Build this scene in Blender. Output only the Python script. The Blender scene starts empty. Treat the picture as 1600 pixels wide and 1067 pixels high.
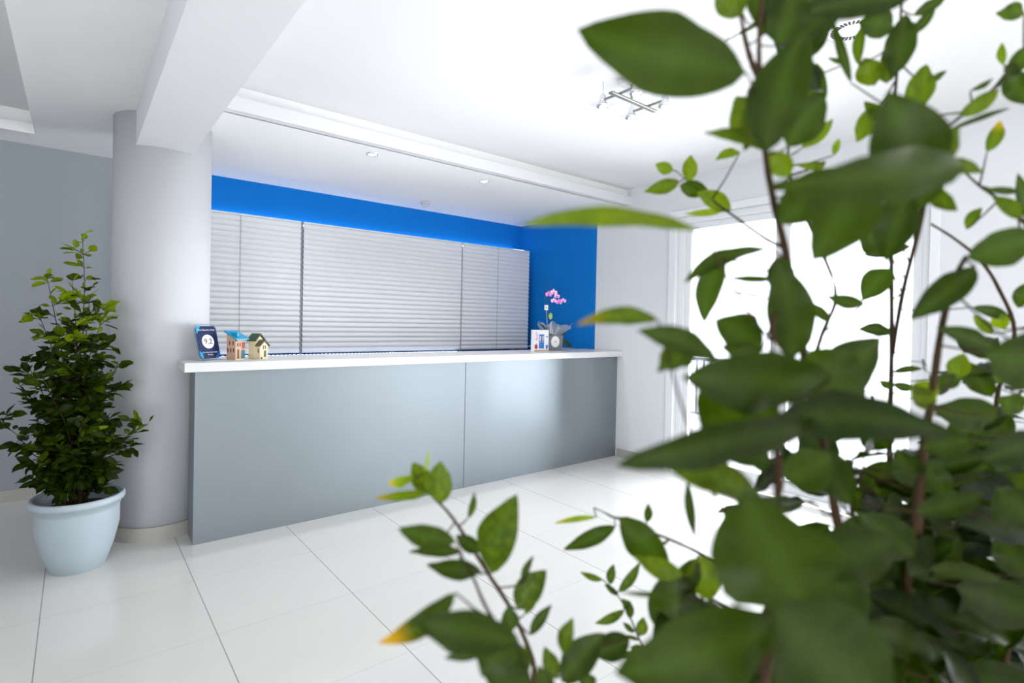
import bpy, bmesh, math, random
from mathutils import Vector, Matrix, noise
sc = bpy.context.scene
PI = math.pi

# ------------------------------------------------------------------ camera
CAMP = Vector((0, 0, 1.37))
RX = Vector((0.7771, -0.6291, 0.0209)).normalized()          # image right
FW = Vector((0.6293, 0.7771, -0.0104))                        # view direction
FW = (FW - RX * FW.dot(RX)).normalized()
UP = RX.cross(FW).normalized()
FPX, PX, PY = 841.55, 800.0, 512.0
cd = bpy.data.cameras.new('camera')
cam = bpy.data.objects.new('camera', cd)
sc.collection.objects.link(cam)
cam.matrix_world = Matrix(((RX.x, UP.x, -FW.x, CAMP.x), (RX.y, UP.y, -FW.y, CAMP.y), (RX.z, UP.z, -FW.z, CAMP.z), (0, 0, 0, 1)))
cd.sensor_width = 36
cd.sensor_fit = 'HORIZONTAL'
cd.lens = FPX * 36 / 1600
cd.shift_y = -21.5 / 1600
cd.clip_start = 0.02
cd.dof.use_dof = True
cd.dof.focus_distance = 3.6
cd.dof.aperture_fstop = 3.6
sc.camera = cam

# ------------------------------------------------------------------ world, daylight, exposure
sc.view_settings.view_transform = 'Standard'
sc.view_settings.look = 'None'
sc.view_settings.gamma = 1
sc.view_settings.use_curve_mapping = False
sc.view_settings.exposure = 0.48
w = bpy.data.worlds.new('overcast_daylight')
sc.world = w
w.use_nodes = True
w.node_tree.nodes['Background'].inputs['Color'].default_value = (0.96, 0.975, 1.0, 1)
w.node_tree.nodes['Background'].inputs['Strength'].default_value = 2.6


def area_light(name, loc, target, sx, sy, power, col=(1, 1, 1)):
    l = bpy.data.lights.new(name, 'AREA')
    l.shape = 'RECTANGLE'
    l.size, l.size_y, l.energy, l.color = sx, sy, power, col
    o = bpy.data.objects.new(name, l)
    sc.collection.objects.link(o)
    o.location = loc
    o.rotation_euler = (Vector(target) - Vector(loc)).to_track_quat('-Z', 'Y').to_euler()
    return o


# daylight bounced up from the sunlit terrace outside the glazed door
area_light('terrace_daylight', (5.2, 2.0, 0.8), (1.2, 2.8, 1.6), 2.2, 1.4, 152, (1, 0.99, 0.98))
# added fill light, brightens soffit, beam and column from the unseen left side
area_light('left_fill_light', (-3.3, -1.9, 0.6), (0.0, 3.0, 2.6), 2.2, 1.1, 48, (0.93, 0.94, 1.0))
# added fill light at an unseen opening further back along the right wall
area_light('right_rear_fill_light', (5.2, -1.9, 0.9), (1.2, -0.4, 2.2), 2.8, 1.5, 45, (0.97, 0.98, 1.0))


def at(px, py, d):
    """world point seen at photo pixel px,py at distance d along the view axis"""
    return CAMP + RX * ((px - PX) / FPX * d) - UP * ((py - PY) / FPX * d) + FW * d


# ------------------------------------------------------------------ materials
def lin(c):
    return tuple(((x / 255) / 12.92 if x / 255 <= 0.04045 else ((x / 255 + 0.055) / 1.055) ** 2.4) for x in c) + (1,)


def mat(name, col, rough=0.5, metal=0.0, spec=0.5, emit=None, es=0, trans=0, var=0.04, scale=6.0, bump=0.0, alpha=1):
    m = bpy.data.materials.new(name)
    m.use_nodes = True
    nt = m.node_tree
    b = nt.nodes['Principled BSDF']
    b.inputs['Roughness'].default_value = rough
    b.inputs['Metallic'].default_value = metal
    b.inputs['Specular IOR Level'].default_value = spec
    b.inputs['Transmission Weight'].default_value = trans
    b.inputs['Alpha'].default_value = alpha
    tc = nt.nodes.new('ShaderNodeTexCoord')
    nz = nt.nodes.new('ShaderNodeTexNoise')
    nz.inputs['Scale'].default_value = scale
    nz.inputs['Detail'].default_value = 4
    nt.links.new(tc.outputs['Object'], nz.inputs['Vector'])
    rp = nt.nodes.new('ShaderNodeMapRange')
    rp.inputs['To Min'].default_value = 1 - var
    rp.inputs['To Max'].default_value = 1 + var
    nt.links.new(nz.outputs['Fac'], rp.inputs['Value'])
    mx = nt.nodes.new('ShaderNodeVectorMath')
    mx.operation = 'SCALE'
    mx.inputs[0].default_value = col[:3]
    nt.links.new(rp.outputs['Result'], mx.inputs['Scale'])
    nt.links.new(mx.outputs['Vector'], b.inputs['Base Color'])
    if bump:
        bp = nt.nodes.new('ShaderNodeBump')
        bp.inputs['Strength'].default_value = bump
        bp.inputs['Distance'].default_value = 0.002
        nt.links.new(nz.outputs['Fac'], bp.inputs['Height'])
        nt.links.new(bp.outputs['Normal'], b.inputs['Normal'])
    if emit:
        b.inputs['Emission Color'].default_value = emit
        b.inputs['Emission Strength'].default_value = es
    return m


M = {}
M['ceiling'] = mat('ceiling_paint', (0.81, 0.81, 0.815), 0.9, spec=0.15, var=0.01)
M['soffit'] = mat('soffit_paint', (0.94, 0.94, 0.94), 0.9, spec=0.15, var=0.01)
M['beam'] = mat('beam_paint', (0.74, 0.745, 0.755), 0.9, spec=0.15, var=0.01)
M['column'] = mat('column_paint', (0.57, 0.575, 0.60), 0.85, spec=0.2, var=0.01)
M['wall'] = mat('grey_wall_paint', (0.75, 0.765, 0.785), 0.9, spec=0.15, var=0.015, bump=0.05)
M['wall_dark'] = mat('mid_grey_wall_paint', (0.33, 0.36, 0.39), 0.9, spec=0.15, var=0.015, bump=0.05)
M['blue'] = mat('blue_wall_paint', (0.001, 0.195, 0.62), 0.75, spec=0.2, var=0.02)
M['skirt'] = mat('beige_skirting_tile', (0.42, 0.405, 0.37), 0.3, var=0.05)
M['white'] = mat('white_lacquer', (0.69, 0.69, 0.69), 0.28, var=0.01)
M['panel'] = mat('grey_counter_panel', (0.25, 0.285, 0.31), 0.40, 0.75, var=0.03, scale=3, bump=0.04)
M['panel_edge'] = mat('grey_counter_edge', (0.20, 0.22, 0.245), 0.45)
M['blind'] = mat('blind_slat', (0.82, 0.83, 0.85), 0.45, var=0.01)
M['blind_pole'] = mat('blind_pole', (0.33, 0.35, 0.37), 0.4)
M['cord'] = mat('blind_cord', (0.22, 0.22, 0.23), 0.8)
M['frame'] = mat('white_door_frame', (0.82, 0.83, 0.85), 0.35, var=0.01)
M['pot'] = mat('pale_blue_plastic', (0.37, 0.44, 0.48), 0.45, var=0.03, bump=0.15, scale=40)
M['pot_dark'] = mat('grey_plastic_pot', (0.25, 0.26, 0.27), 0.5)
M['soil'] = mat('potting_soil', (0.035, 0.022, 0.014), 0.95, var=0.5, scale=60, bump=1)
M['bark'] = mat('ficus_bark', (0.045, 0.026, 0.012), 0.85, spec=0.15, var=0.25, scale=60, bump=0.6)
M['chrome'] = mat('chrome', (0.80, 0.80, 0.82), 0.25, 0.8)
M['steel'] = mat('brushed_steel', (0.33, 0.33, 0.31), 0.4, 1.0)
M['black'] = mat('dark_slot', (0.02, 0.02, 0.02), 0.7)
M['lamp'] = mat('lamp_glow', (1, 1, 1), 0.5, emit=(1, 0.98, 0.95, 1), es=6)
M['led'] = mat('blue_led', (0.6, 0.7, 1), 0.5, emit=(0.75, 0.82, 1.0, 1), es=9)
M['led_dot'] = mat('led_chip', (0.8, 0.85, 1), 0.5, emit=(0.75, 0.85, 1.0, 1), es=4)
M['terrace'] = mat('pale_terrace', (0.75, 0.74, 0.72), 0.8)
M['rail'] = mat('grey_railing', (0.28, 0.28, 0.30), 0.5)
M['pinkpot'] = mat('pink_ball', (0.55, 0.22, 0.22), 0.6)


def glass_mat(name, alpha, col=(0.95, 0.97, 1), thin=False, rough=0.03):
    m = bpy.data.materials.new(name)
    m.use_nodes = True
    nt = m.node_tree
    nt.nodes.clear()
    out = nt.nodes.new('ShaderNodeOutputMaterial')
    t = nt.nodes.new('ShaderNodeBsdfTransparent')
    t.inputs['Color'].default_value = col + (1,)
    g = nt.nodes.new('ShaderNodeBsdfGlossy')
    g.inputs['Roughness'].default_value = rough
    fr = nt.nodes.new('ShaderNodeFresnel')
    fr.inputs['IOR'].default_value = 1.45
    ad = nt.nodes.new('ShaderNodeMath')
    ad.operation = 'ADD'
    ad.use_clamp = True
    ad.inputs[1].default_value = alpha
    mx = nt.nodes.new('ShaderNodeMixShader')
    nt.links.new(fr.outputs[0], ad.inputs[0])
    if thin:
        mx.inputs[0].default_value = alpha
    else:
        nt.links.new(ad.outputs[0], mx.inputs[0])
    nt.links.new(t.outputs[0], mx.inputs[1])
    nt.links.new(g.outputs[0], mx.inputs[2])
    nt.links.new(mx.outputs[0], out.inputs[0])
    return m


M['glass'] = glass_mat('door_glass', 0.0)
M['lampglass'] = glass_mat('lamp_glass', 0.10, (0.95, 0.96, 0.97), True)
M['film'] = glass_mat('cellophane', 0.42, (0.86, 0.88, 0.90), True, 0.45)
M['acrylic'] = glass_mat('clear_acrylic', 0.12, (0.86, 0.94, 0.98), True)


def floor_mat():
    m = bpy.data.materials.new('polished_floor_tile')
    m.use_nodes = True
    nt = m.node_tree
    b = nt.nodes['Principled BSDF']
    tc = nt.nodes.new('ShaderNodeTexCoord')
    sp = nt.nodes.new('ShaderNodeSeparateXYZ')
    nt.links.new(tc.outputs['Object'], sp.inputs[0])

    def mth(op, a, bb=None, c=None):
        n = nt.nodes.new('ShaderNodeMath')
        n.operation = op
        for i, v in enumerate((a, bb, c)):
            if v is None:
                continue
            if isinstance(v, (int, float)):
                n.inputs[i].default_value = v
            else:
                nt.links.new(v, n.inputs[i])
        return n.outputs[0]

    def joint(s, off, pitch, half):
        f = mth('FRACT', mth('DIVIDE', mth('SUBTRACT', s, off), pitch))
        dist = mth('MULTIPLY', mth('SUBTRACT', 0.5, mth('ABSOLUTE', mth('SUBTRACT', f, 0.5))), pitch)
        return mth('LESS_THAN', dist, half)
    jx = joint(sp.outputs['X'], 0.487 - 6, 0.6, 0.0021)
    jy = joint(sp.outputs['Y'], 2.57 - 6, 0.6, 0.0013)
    cell = nt.nodes.new('ShaderNodeCombineXYZ')
    nt.links.new(mth('FLOOR', mth('DIVIDE', mth('SUBTRACT', sp.outputs['X'], 0.487), 0.6)), cell.inputs[0])
    nt.links.new(mth('FLOOR', mth('DIVIDE', mth('SUBTRACT', sp.outputs['Y'], 2.57), 0.6)), cell.inputs[1])
    wn = nt.nodes.new('ShaderNodeTexWhiteNoise')
    nt.links.new(cell.outputs[0], wn.inputs['Vector'])
    nz = nt.nodes.new('ShaderNodeTexNoise')
    nz.inputs['Scale'].default_value = 1.6
    nz.inputs['Detail'].default_value = 5
    mp = nt.nodes.new('ShaderNodeMapping')
    mp.inputs['Scale'].default_value = (1, 5, 1)
    nt.links.new(tc.outputs['Object'], mp.inputs[0])
    nt.links.new(mp.outputs[0], nz.inputs['Vector'])
    v = mth('ADD', mth('MULTIPLY', wn.outputs['Value'], 0.025), mth('MULTIPLY', nz.outputs['Fac'], 0.05))
    v = mth('ADD', v, 0.94)
    v = mth('MULTIPLY', v, mth('SUBTRACT', 1, mth('MULTIPLY', jx, 0.55)))
    v = mth('MULTIPLY', v, mth('SUBTRACT', 1, mth('MULTIPLY', jy, 0.22)))
    sc_ = nt.nodes.new('ShaderNodeVectorMath')
    sc_.operation = 'SCALE'
    sc_.inputs[0].default_value = (0.72, 0.71, 0.675)
    nt.links.new(v, sc_.inputs['Scale'])
    nt.links.new(sc_.outputs['Vector'], b.inputs['Base Color'])
    b.inputs['Roughness'].default_value = 0.13
    b.inputs['Specular IOR Level'].default_value = 0.55
    return m


M['floor'] = floor_mat()


def leaf_mat():
    m = bpy.data.materials.new('ficus_leaf')
    m.use_nodes = True
    nt = m.node_tree
    b = nt.nodes['Principled BSDF']
    out = nt.nodes['Material Output']
    at_ = nt.nodes.new('ShaderNodeAttribute')
    at_.attribute_name = 'tint'
    cr = nt.nodes.new('ShaderNodeValToRGB')
    e = cr.color_ramp.elements
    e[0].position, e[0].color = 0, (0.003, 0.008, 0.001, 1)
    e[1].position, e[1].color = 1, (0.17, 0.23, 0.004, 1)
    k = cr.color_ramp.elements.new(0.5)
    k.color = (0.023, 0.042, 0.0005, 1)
    sp = nt.nodes.new('ShaderNodeSeparateColor')
    nt.links.new(at_.outputs['Color'], sp.inputs[0])
    nz = nt.nodes.new('ShaderNodeTexNoise')
    nz.inputs['Scale'].default_value = 25
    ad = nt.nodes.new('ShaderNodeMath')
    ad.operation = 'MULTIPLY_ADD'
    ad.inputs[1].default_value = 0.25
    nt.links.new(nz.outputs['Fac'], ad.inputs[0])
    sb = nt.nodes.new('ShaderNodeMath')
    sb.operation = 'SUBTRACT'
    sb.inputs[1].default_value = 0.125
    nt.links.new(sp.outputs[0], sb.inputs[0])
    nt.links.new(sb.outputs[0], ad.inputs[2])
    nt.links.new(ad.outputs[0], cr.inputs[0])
    # green channel of the attribute: autumn yellow; blue channel: midrib
    mxc = nt.nodes.new('ShaderNodeMix')
    mxc.data_type = 'RGBA'
    mxc.inputs[7].default_value = (0.42, 0.22, 0.006, 1)
    nt.links.new(sp.outputs[1], mxc.inputs[0])
    nt.links.new(cr.outputs[0], mxc.inputs[6])
    mr = nt.nodes.new('ShaderNodeMix')
    mr.data_type = 'RGBA'
    mr.inputs[7].default_value = (0.12, 0.20, 0.04, 1)
    mm = nt.nodes.new('ShaderNodeMath')
    mm.operation = 'MULTIPLY'
    mm.inputs[1].default_value = 0.10
    nt.links.new(sp.outputs[2], mm.inputs[0])
    nt.links.new(mm.outputs[0], mr.inputs[0])
    nt.links.new(mxc.outputs[2], mr.inputs[6])
    nt.links.new(mr.outputs[2], b.inputs['Base Color'])
    b.inputs['Roughness'].default_value = 0.40
    b.inputs['Specular IOR Level'].default_value = 0.17
    tr = nt.nodes.new('ShaderNodeBsdfTranslucent')
    sc_ = nt.nodes.new('ShaderNodeVectorMath')
    sc_.operation = 'MULTIPLY'
    sc_.inputs[1].default_value = (3.0, 3.3, 0.4)
    nt.links.new(mr.outputs[2], sc_.inputs[0])
    nt.links.new(sc_.outputs[0], tr.inputs['Color'])
    mx = nt.nodes.new('ShaderNodeMixShader')
    mx.inputs[0].default_value = 0.35
    nt.links.new(b.outputs[0], mx.inputs[1])
    nt.links.new(tr.outputs[0], mx.inputs[2])
    nt.links.new(mx.outputs[0], out.inputs[0])
    return m


M['leaf'] = leaf_mat()

# ------------------------------------------------------------------ helpers
COL = sc.collection


def thing(name, label, cat, loc=(0, 0, 0), group=None, rz=0):
    o = bpy.data.objects.new(name, None)
    COL.objects.link(o)
    o.location = loc
    o.rotation_euler = (0, 0, rz)
    o.empty_display_size = 0.1
    o['label'] = label
    o['category'] = cat
    if group:
        o['group'] = group
    return o


def tag(o, label, cat, group=None):
    o['label'] = label
    o['category'] = cat
    if group:
        o['group'] = group
    return o


def obj(name, bm, m, parent=None, smooth=False, world=True, label=None, bevel=0):
    me = bpy.data.meshes.new(name)
    bm.normal_update()
    bm.to_mesh(me)
    bm.free()
    for mm in (m if isinstance(m, (list, tuple)) else [m]):
        me.materials.append(mm)
    if smooth:
        for p in me.polygons:
            p.use_smooth = True
    o = bpy.data.objects.new(name, me)
    COL.objects.link(o)
    if parent:
        o.parent = parent
        if world:      # mesh was built in world coordinates
            o.matrix_parent_inverse = world_of(parent).inverted()
    if label:
        o['label'] = label
    if bevel:
        md = o.modifiers.new('bevel', 'BEVEL')
        md.width = bevel
        md.segments = 2
        md.limit_method = 'ANGLE'
    return o


def world_of(o):
    mw = Matrix.LocRotScale(o.location, o.rotation_euler, o.scale)
    if o.parent:
        return world_of(o.parent) @ o.matrix_parent_inverse @ mw
    return mw


def struct(name, bm, m, bevel=0, smooth=False):
    o = obj(name, bm, m, bevel=bevel, smooth=smooth)
    o['kind'] = 'structure'
    return o


def box(bm, x0, x1, y0, y1, z0, z1, mi=0):
    vs = [bm.verts.new((x, y, z)) for x in (x0, x1) for y in (y0, y1) for z in (z0, z1)]
    for f in ((0, 1, 3, 2), (4, 6, 7, 5), (0, 4, 5, 1), (2, 3, 7, 6), (0, 2, 6, 4), (1, 5, 7, 3)):
        bm.faces.new([vs[i] for i in f]).material_index = mi
    return bm


def B(*a):
    bm = bmesh.new()
    box(bm, *a)
    return bm


def prism(bm, pts, z0, z1, mi=0):
    a = [bm.verts.new((p[0], p[1], z0)) for p in pts]
    b = [bm.verts.new((p[0], p[1], z1)) for p in pts]
    n = len(pts)
    bm.faces.new(a[::-1]).material_index = mi
    bm.faces.new(b).material_index = mi
    for i in range(n):
        bm.faces.new((a[i], a[(i + 1) % n], b[(i + 1) % n], b[i])).material_index = mi
    return bm


def lathe(bm, prof, cx=0, cy=0, n=48, cap=True, mi=0):
    rings = []
    for r, z in prof:
        rings.append([bm.verts.new((cx + r * math.cos(2 * PI * i / n), cy + r * math.sin(2 * PI * i / n), z)) for i in range(n)])
    for a, b in zip(rings, rings[1:]):
        for i in range(n):
            bm.faces.new((a[i], a[(i + 1) % n], b[(i + 1) % n], b[i])).material_index = mi
    if cap:
        bm.faces.new(rings[0][::-1]).material_index = mi
        bm.faces.new(rings[-1]).material_index = mi
    return bm


def smooth_path(pts, k=4):
    out = []
    n = len(pts)
    for i in range(n - 1):
        p0, p1, p2, p3 = pts[max(i - 1, 0)], pts[i], pts[i + 1], pts[min(i + 2, n - 1)]
        for j in range(k):
            t = j / k
            out.append(tuple(0.5 * ((2 * b) + (c - a) * t + (2 * a - 5 * b + 4 * c - d) * t * t + (-a + 3 * b - 3 * c + d) * t ** 3)
                             for a, b, c, d in zip(p0, p1, p2, p3)))
    out.append(tuple(pts[-1]))
    return out


def tube(bm, pts, radii, n=7, mi=0):
    pts = [Vector(p[:3]) for p in pts]
    if not isinstance(radii, (list, tuple)):
        radii = [radii] * len(pts)
    rings = []
    ref = Vector((0.13, 0.31, 0.94)).normalized()
    for i, p in enumerate(pts):
        t = (pts[min(i + 1, len(pts) - 1)] - pts[max(i - 1, 0)])
        if t.length < 1e-9:
            t = Vector((0, 0, 1))
        t.normalize()
        u = t.cross(ref)
        if u.length < 0.05:
            u = t.cross(Vector((1, 0, 0)))
        u.normalize()
        v = t.cross(u)
        rings.append([bm.verts.new(p + (u * math.cos(2 * PI * k / n) + v * math.sin(2 * PI * k / n)) * radii[i]) for k in range(n)])
    for a, b in zip(rings, rings[1:]):
        for k in range(n):
            bm.faces.new((a[k], a[(k + 1) % n], b[(k + 1) % n], b[k])).material_index = mi
    bm.faces.new(rings[0][::-1]).material_index = mi
    bm.faces.new(rings[-1]).material_index = mi


# ------------------------------------------------------------------ leaf geometry
def leaf(bm, base, tip, width, face, roll=0.0, bow=0.0, droop=0.15, fold=0.25, tint=0.4, yel=0.0, ns=9):
    """ovate leaf from base to tip; face = direction its upper side looks to"""
    tl = bm.loops.layers.float_color.get('tint') or bm.loops.layers.float_color.new('tint')
    a = tip - base
    L = a.length
    if L < 1e-5:
        return
    a.normalize()
    n = (face - a * face.dot(a))
    if n.length < 1e-4:
        n = a.orthogonal()
    n.normalize()
    n = (Matrix.Rotation(roll, 3, a) @ n).normalized()
    wv = a.cross(n).normalized()
    half = width / 2
    cols = (-1, -0.55, 0, 0.55, 1)
    rows = []
    seed = base.x * 37 + base.z * 51
    twist = 0.9 * math.sin(seed * 3.7)
    for i in range(ns + 1):
        t = i / ns
        tw = twist * (t - 0.5) + 0.12 * math.sin(t * 7 + seed)
        wv2 = wv * math.cos(tw) + n * math.sin(tw)
        prof = math.sin(PI * t ** 0.88) ** 0.78 if 0 < t < 1 else 0.0
        prof *= (1.0 - 0.55 * max(0, t - 0.72) / 0.28 * (1 - t) * 2)
        c = base + a * (L * t) + wv * (bow * 4 * t * (1 - t)) + n * (droop * L * (t * (1 - t) * 1.6 - 0.25 * t * t + 0.25 * t))
        r = []
        for k in cols:
            rip = 0.09 * half * math.sin(t * 19 + seed + k * 2)
            r.append(bm.verts.new(c + wv2 * (k * half * prof) + n * (fold * abs(k) * half * prof + rip * abs(k))))
        rows.append(r)
    for i in range(ns):
        for j in range(4):
            f = bm.faces.new((rows[i][j], rows[i][j + 1], rows[i + 1][j + 1], rows[i + 1][j]))
            f.smooth = True
            for lp in f.loops:
                tt = (i + (0 if lp.vert in rows[i] else 1)) / ns
                mid = 1.0 if lp.vert in (rows[i][2], rows[i + 1][2]) else 0.0
                y = yel * max(0, (tt - 0.62) / 0.38) if yel < 2 else 1
                lp[tl] = (tint, min(1, y), mid, 1)


# ------------------------------------------------------------------ room shell
XR, YB, ZS, ZC = 4.394, 5.275, 2.587, 2.752
FY = -4.0
struct('floor', B(-2.6, XR + 0.0, FY, YB + 0.02, -0.1, 0), M['floor'])
# main ceiling over the lobby, and over the recess at the far left
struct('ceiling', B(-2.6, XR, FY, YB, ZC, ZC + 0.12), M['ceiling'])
# dropped soffit above the counter, with a thin projecting lip (cove behind it)
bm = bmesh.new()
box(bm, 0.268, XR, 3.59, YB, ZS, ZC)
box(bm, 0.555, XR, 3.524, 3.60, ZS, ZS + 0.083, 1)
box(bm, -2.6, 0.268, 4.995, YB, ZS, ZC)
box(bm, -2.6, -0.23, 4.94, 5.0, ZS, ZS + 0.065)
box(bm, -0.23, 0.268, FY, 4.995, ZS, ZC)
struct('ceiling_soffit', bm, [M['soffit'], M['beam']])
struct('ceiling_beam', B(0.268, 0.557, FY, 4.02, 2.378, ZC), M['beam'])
# back wall: grey behind the column, blue over the counter niche
struct('wall_back', B(-2.6, 0.6, YB, YB + 0.15, 0, ZC), M['wall_dark'])
bm = B(0.6, XR + 0.15, YB, YB + 0.15, 0, ZC)
struct('wall_niche', bm, M['blue'])
DY0, DY1, DZ = 1.03, 2.985, 2.385      # glazed door opening
bm = bmesh.new()
box(bm, XR, XR + 0.22, FY, -3.4, 0, ZC, 0)
box(bm, XR, XR + 0.22, -3.4, -0.4, 2.385, ZC, 0)  # head over an added out-of-view opening that lets fill light in
box(bm, XR, XR + 0.22, -0.4, DY0, 0, ZC, 0)
box(bm, XR, XR + 0.22, DY0, DY1, DZ, ZC, 0)
box(bm, XR, XR + 0.22, DY1, 3.988, 0, ZC, 0)
box(bm, XR, XR + 0.22, 3.988, YB, 0, ZC, 1)
struct('wall_right', bm, [M['wall'], M['blue']])
bm = bmesh.new()
box(bm, -2.75, -2.6, FY, -3.2, 0, ZC)
box(bm, -2.75, -2.6, -3.2, -0.7, 2.45, ZC)  # opening added to this unseen wall so fill light can enter
box(bm, -2.75, -2.6, -0.7, YB + 0.15, 0, ZC)
struct('wall_left', bm, M['wall'])
bm = bmesh.new()            # unseen wall behind the camera, its opening made to admit fill light
box(bm, -2.6, -1.9, FY - 0.15, FY, 0, ZC)
box(bm, 1.3, XR, FY - 0.15, FY, 0, ZC)
box(bm, -1.9, 1.3, FY - 0.15, FY, 2.45, ZC)
struct('wall_rear', bm, M['wall'])
struct('baseboard_back', B(-2.6, 0.3, YB - 0.015, YB, 0, 0.085), M['skirt'])
bm = bmesh.new()
box(bm, XR - 0.014, XR, DY1 + 0.09, 3.64, 0, 0.085)
box(bm, XR - 0.014, XR, -0.4, DY0 - 0.09, 0, 0.085)
struct('baseboard_right', bm, M['skirt'])

# round column with its tiled skirting
CX, CY, CR = 0.434, 4.137, 0.268
struct('wall_column', lathe(bmesh.new(), [(CR, 0), (CR, ZS)], CX, CY, 96), M['column'], smooth=False)
for p in bpy.data.objects['wall_column'].data.polygons:
    p.use_smooth = len(p.vertices) == 4
bm = bmesh.new()
n = 96
pts = []
a0, a1 = math.radians(112), math.radians(298)
for i in range(40):
    a = a0 + (a1 - a0) * i / 39
    pts.append((CX + (CR + 0.013) * math.cos(a), CY + (CR + 0.013) * math.sin(a)))
for i in range(39, -1, -1):
    a = a0 + (a1 - a0) * i / 39
    pts.append((CX + (CR + 0.001) * math.cos(a), CY + (CR + 0.001) * math.sin(a)))
for i in range(39):
    q = [pts[i], pts[i + 1], pts[78 - i], pts[79 - i]]
    prism(bm, q, 0, 0.085)
struct('baseboard_column', bm, M['skirt'])

# ------------------------------------------------------------------ glazed door
dr = bpy.data.objects.new('door_1', None)
COL.objects.link(dr)
dr['kind'] = 'structure'
dr.location = (XR, (DY0 + DY1) / 2, 0)
bm = bmesh.new()                         # architrave on the wall face
box(bm, XR - 0.02, XR + 0.0, DY1 - 0.005, DY1 + 0.075, 0, DZ + 0.06)
box(bm, XR - 0.02, XR + 0.0, DY0 - 0.045, DY0 + 0.01, 0, DZ + 0.06)
box(bm, XR - 0.02, XR + 0.0, DY0 + 0.01, DY1 - 0.005, DZ - 0.0, DZ + 0.06)
obj('door_casing', bm, M['frame'], dr, bevel=0.004)
bm = bmesh.new()                         # fixed outer frame in the reveal
box(bm, XR + 0.04, XR + 0.14, DY1 - 0.06, DY1, 0, DZ)
box(bm, XR + 0.04, XR + 0.14, DY0, DY0 + 0.06, 0, DZ)
box(bm, XR + 0.04, XR + 0.14, DY0 + 0.06, DY1 - 0.06, DZ - 0.06, DZ)
box(bm, XR + 0.04, XR + 0.14, DY0 + 0.06, DY1 - 0.06, 0, 0.05)
obj('door_frame', bm, M['frame'], dr, bevel=0.004)
for k, (ya, yb, xo) in enumerate(((DY0 + 0.06, 2.03, 0.06), (2.03, DY1 - 0.06, 0.06))):
    bm = bmesh.new()
    x0, x1 = XR + xo, XR + xo + 0.05
    s = 0.055
    box(bm, x0, x1, ya, ya + s, 0.05, DZ - 0.06)
    box(bm, x0, x1, yb - s, yb, 0.05, DZ - 0.06)
    box(bm, x0, x1, ya + s, yb - s, 0.05, 0.05 + 0.09)
    box(bm, x0, x1, ya + s, yb - s, DZ - 0.06 - s, DZ - 0.06)
    sash = obj('door_leaf', bm, M['frame'], dr, bevel=0.004)
    obj('pane', B(x0 + 0.02, x0 + 0.028, ya + s, yb - s, 0.14, DZ - 0.06 - s), M['glass'], sash)
    if k == 0:
        bm = bmesh.new()
        tube(bm, [(x0 - 0.0, yb - 0.03, 1.02), (x0 - 0.045, yb - 0.03, 1.02), (x0 - 0.05, yb - 0.12, 1.02)], 0.009)
        obj('door_handle', bm, M['steel'], sash)

# outside: terrace floor, railing, ball-shaped pot
struct('ground_terrace', B(XR + 0.22, 14, -5, 12, -0.12, -0.01), M['terrace'])
rt = thing('balcony_railing', 'grey railing of thin upright bars on the terrace outside the glazed door', 'railing', (7.2, 4.95, -0.01))
obj('top_rail', B(7.18, 7.24, 3.4, 6.5, 0.86, 0.90), M['rail'], rt)
obj('bottom_rail', B(7.18, 7.23, 3.4, 6.5, 0.06, 0.09), M['rail'], rt)
bm = bmesh.new()
y = 3.45
while y <= 6.5:
    box(bm, 7.195, 7.22, y, y + 0.022, 0.07, 0.87)
    y += 0.115
obj('balusters', bm, M['rail'], rt)
for yy in (3.4, 4.93, 6.46):
    obj('rail_post', B(7.185, 7.235, yy, yy + 0.05, -0.01, 0.90), M['rail'], rt)
bm = bmesh.new()
bmesh.ops.create_uvsphere(bm, u_segments=24, v_segments=14, radius=0.13, matrix=Matrix.Translation((6.95, 4.0, 0.60)))
pb = thing('terrace_ball', 'pinkish round ball on a thin stand out on the terrace before the railing', 'garden ornament', (6.95, 4.0, -0.01))  # pinkish ball taken for a flower pot, gives no light
obj('globe', bm, M['pinkpot'], pb, smooth=True)
bm = lathe(bmesh.new(), [(0.09, -0.01), (0.09, 0.01), (0.02, 0.03), (0.02, 0.48)], 6.95, 4.0, 20)
obj('stand', bm, M['rail'], pb, smooth=True)

# ------------------------------------------------------------------ reception counter
ZT0, ZT1 = 1.038, 1.093
SX, SYF, SYB = 0.49, 3.604, 4.135
ct = thing('reception_counter', 'long light grey reception counter with a thick white top between round column and right wall', 'counter', (2.4, 3.8, 0))


def notch(y0, rr, k=14, x_end=None):
    """column-side arc from the left edge of the top round to its back edge"""
    xa = x_end if x_end is not None else SX
    aa = -math.acos(max(-1, min(1, (xa - CX) / rr)))
    ab = math.asin(max(-1, min(1, (y0 - CY) / rr)))
    return [(CX + rr * math.cos(aa + (ab - aa) * i / k), CY + rr * math.sin(aa + (ab - aa) * i / k)) for i in range(k + 1)]


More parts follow.
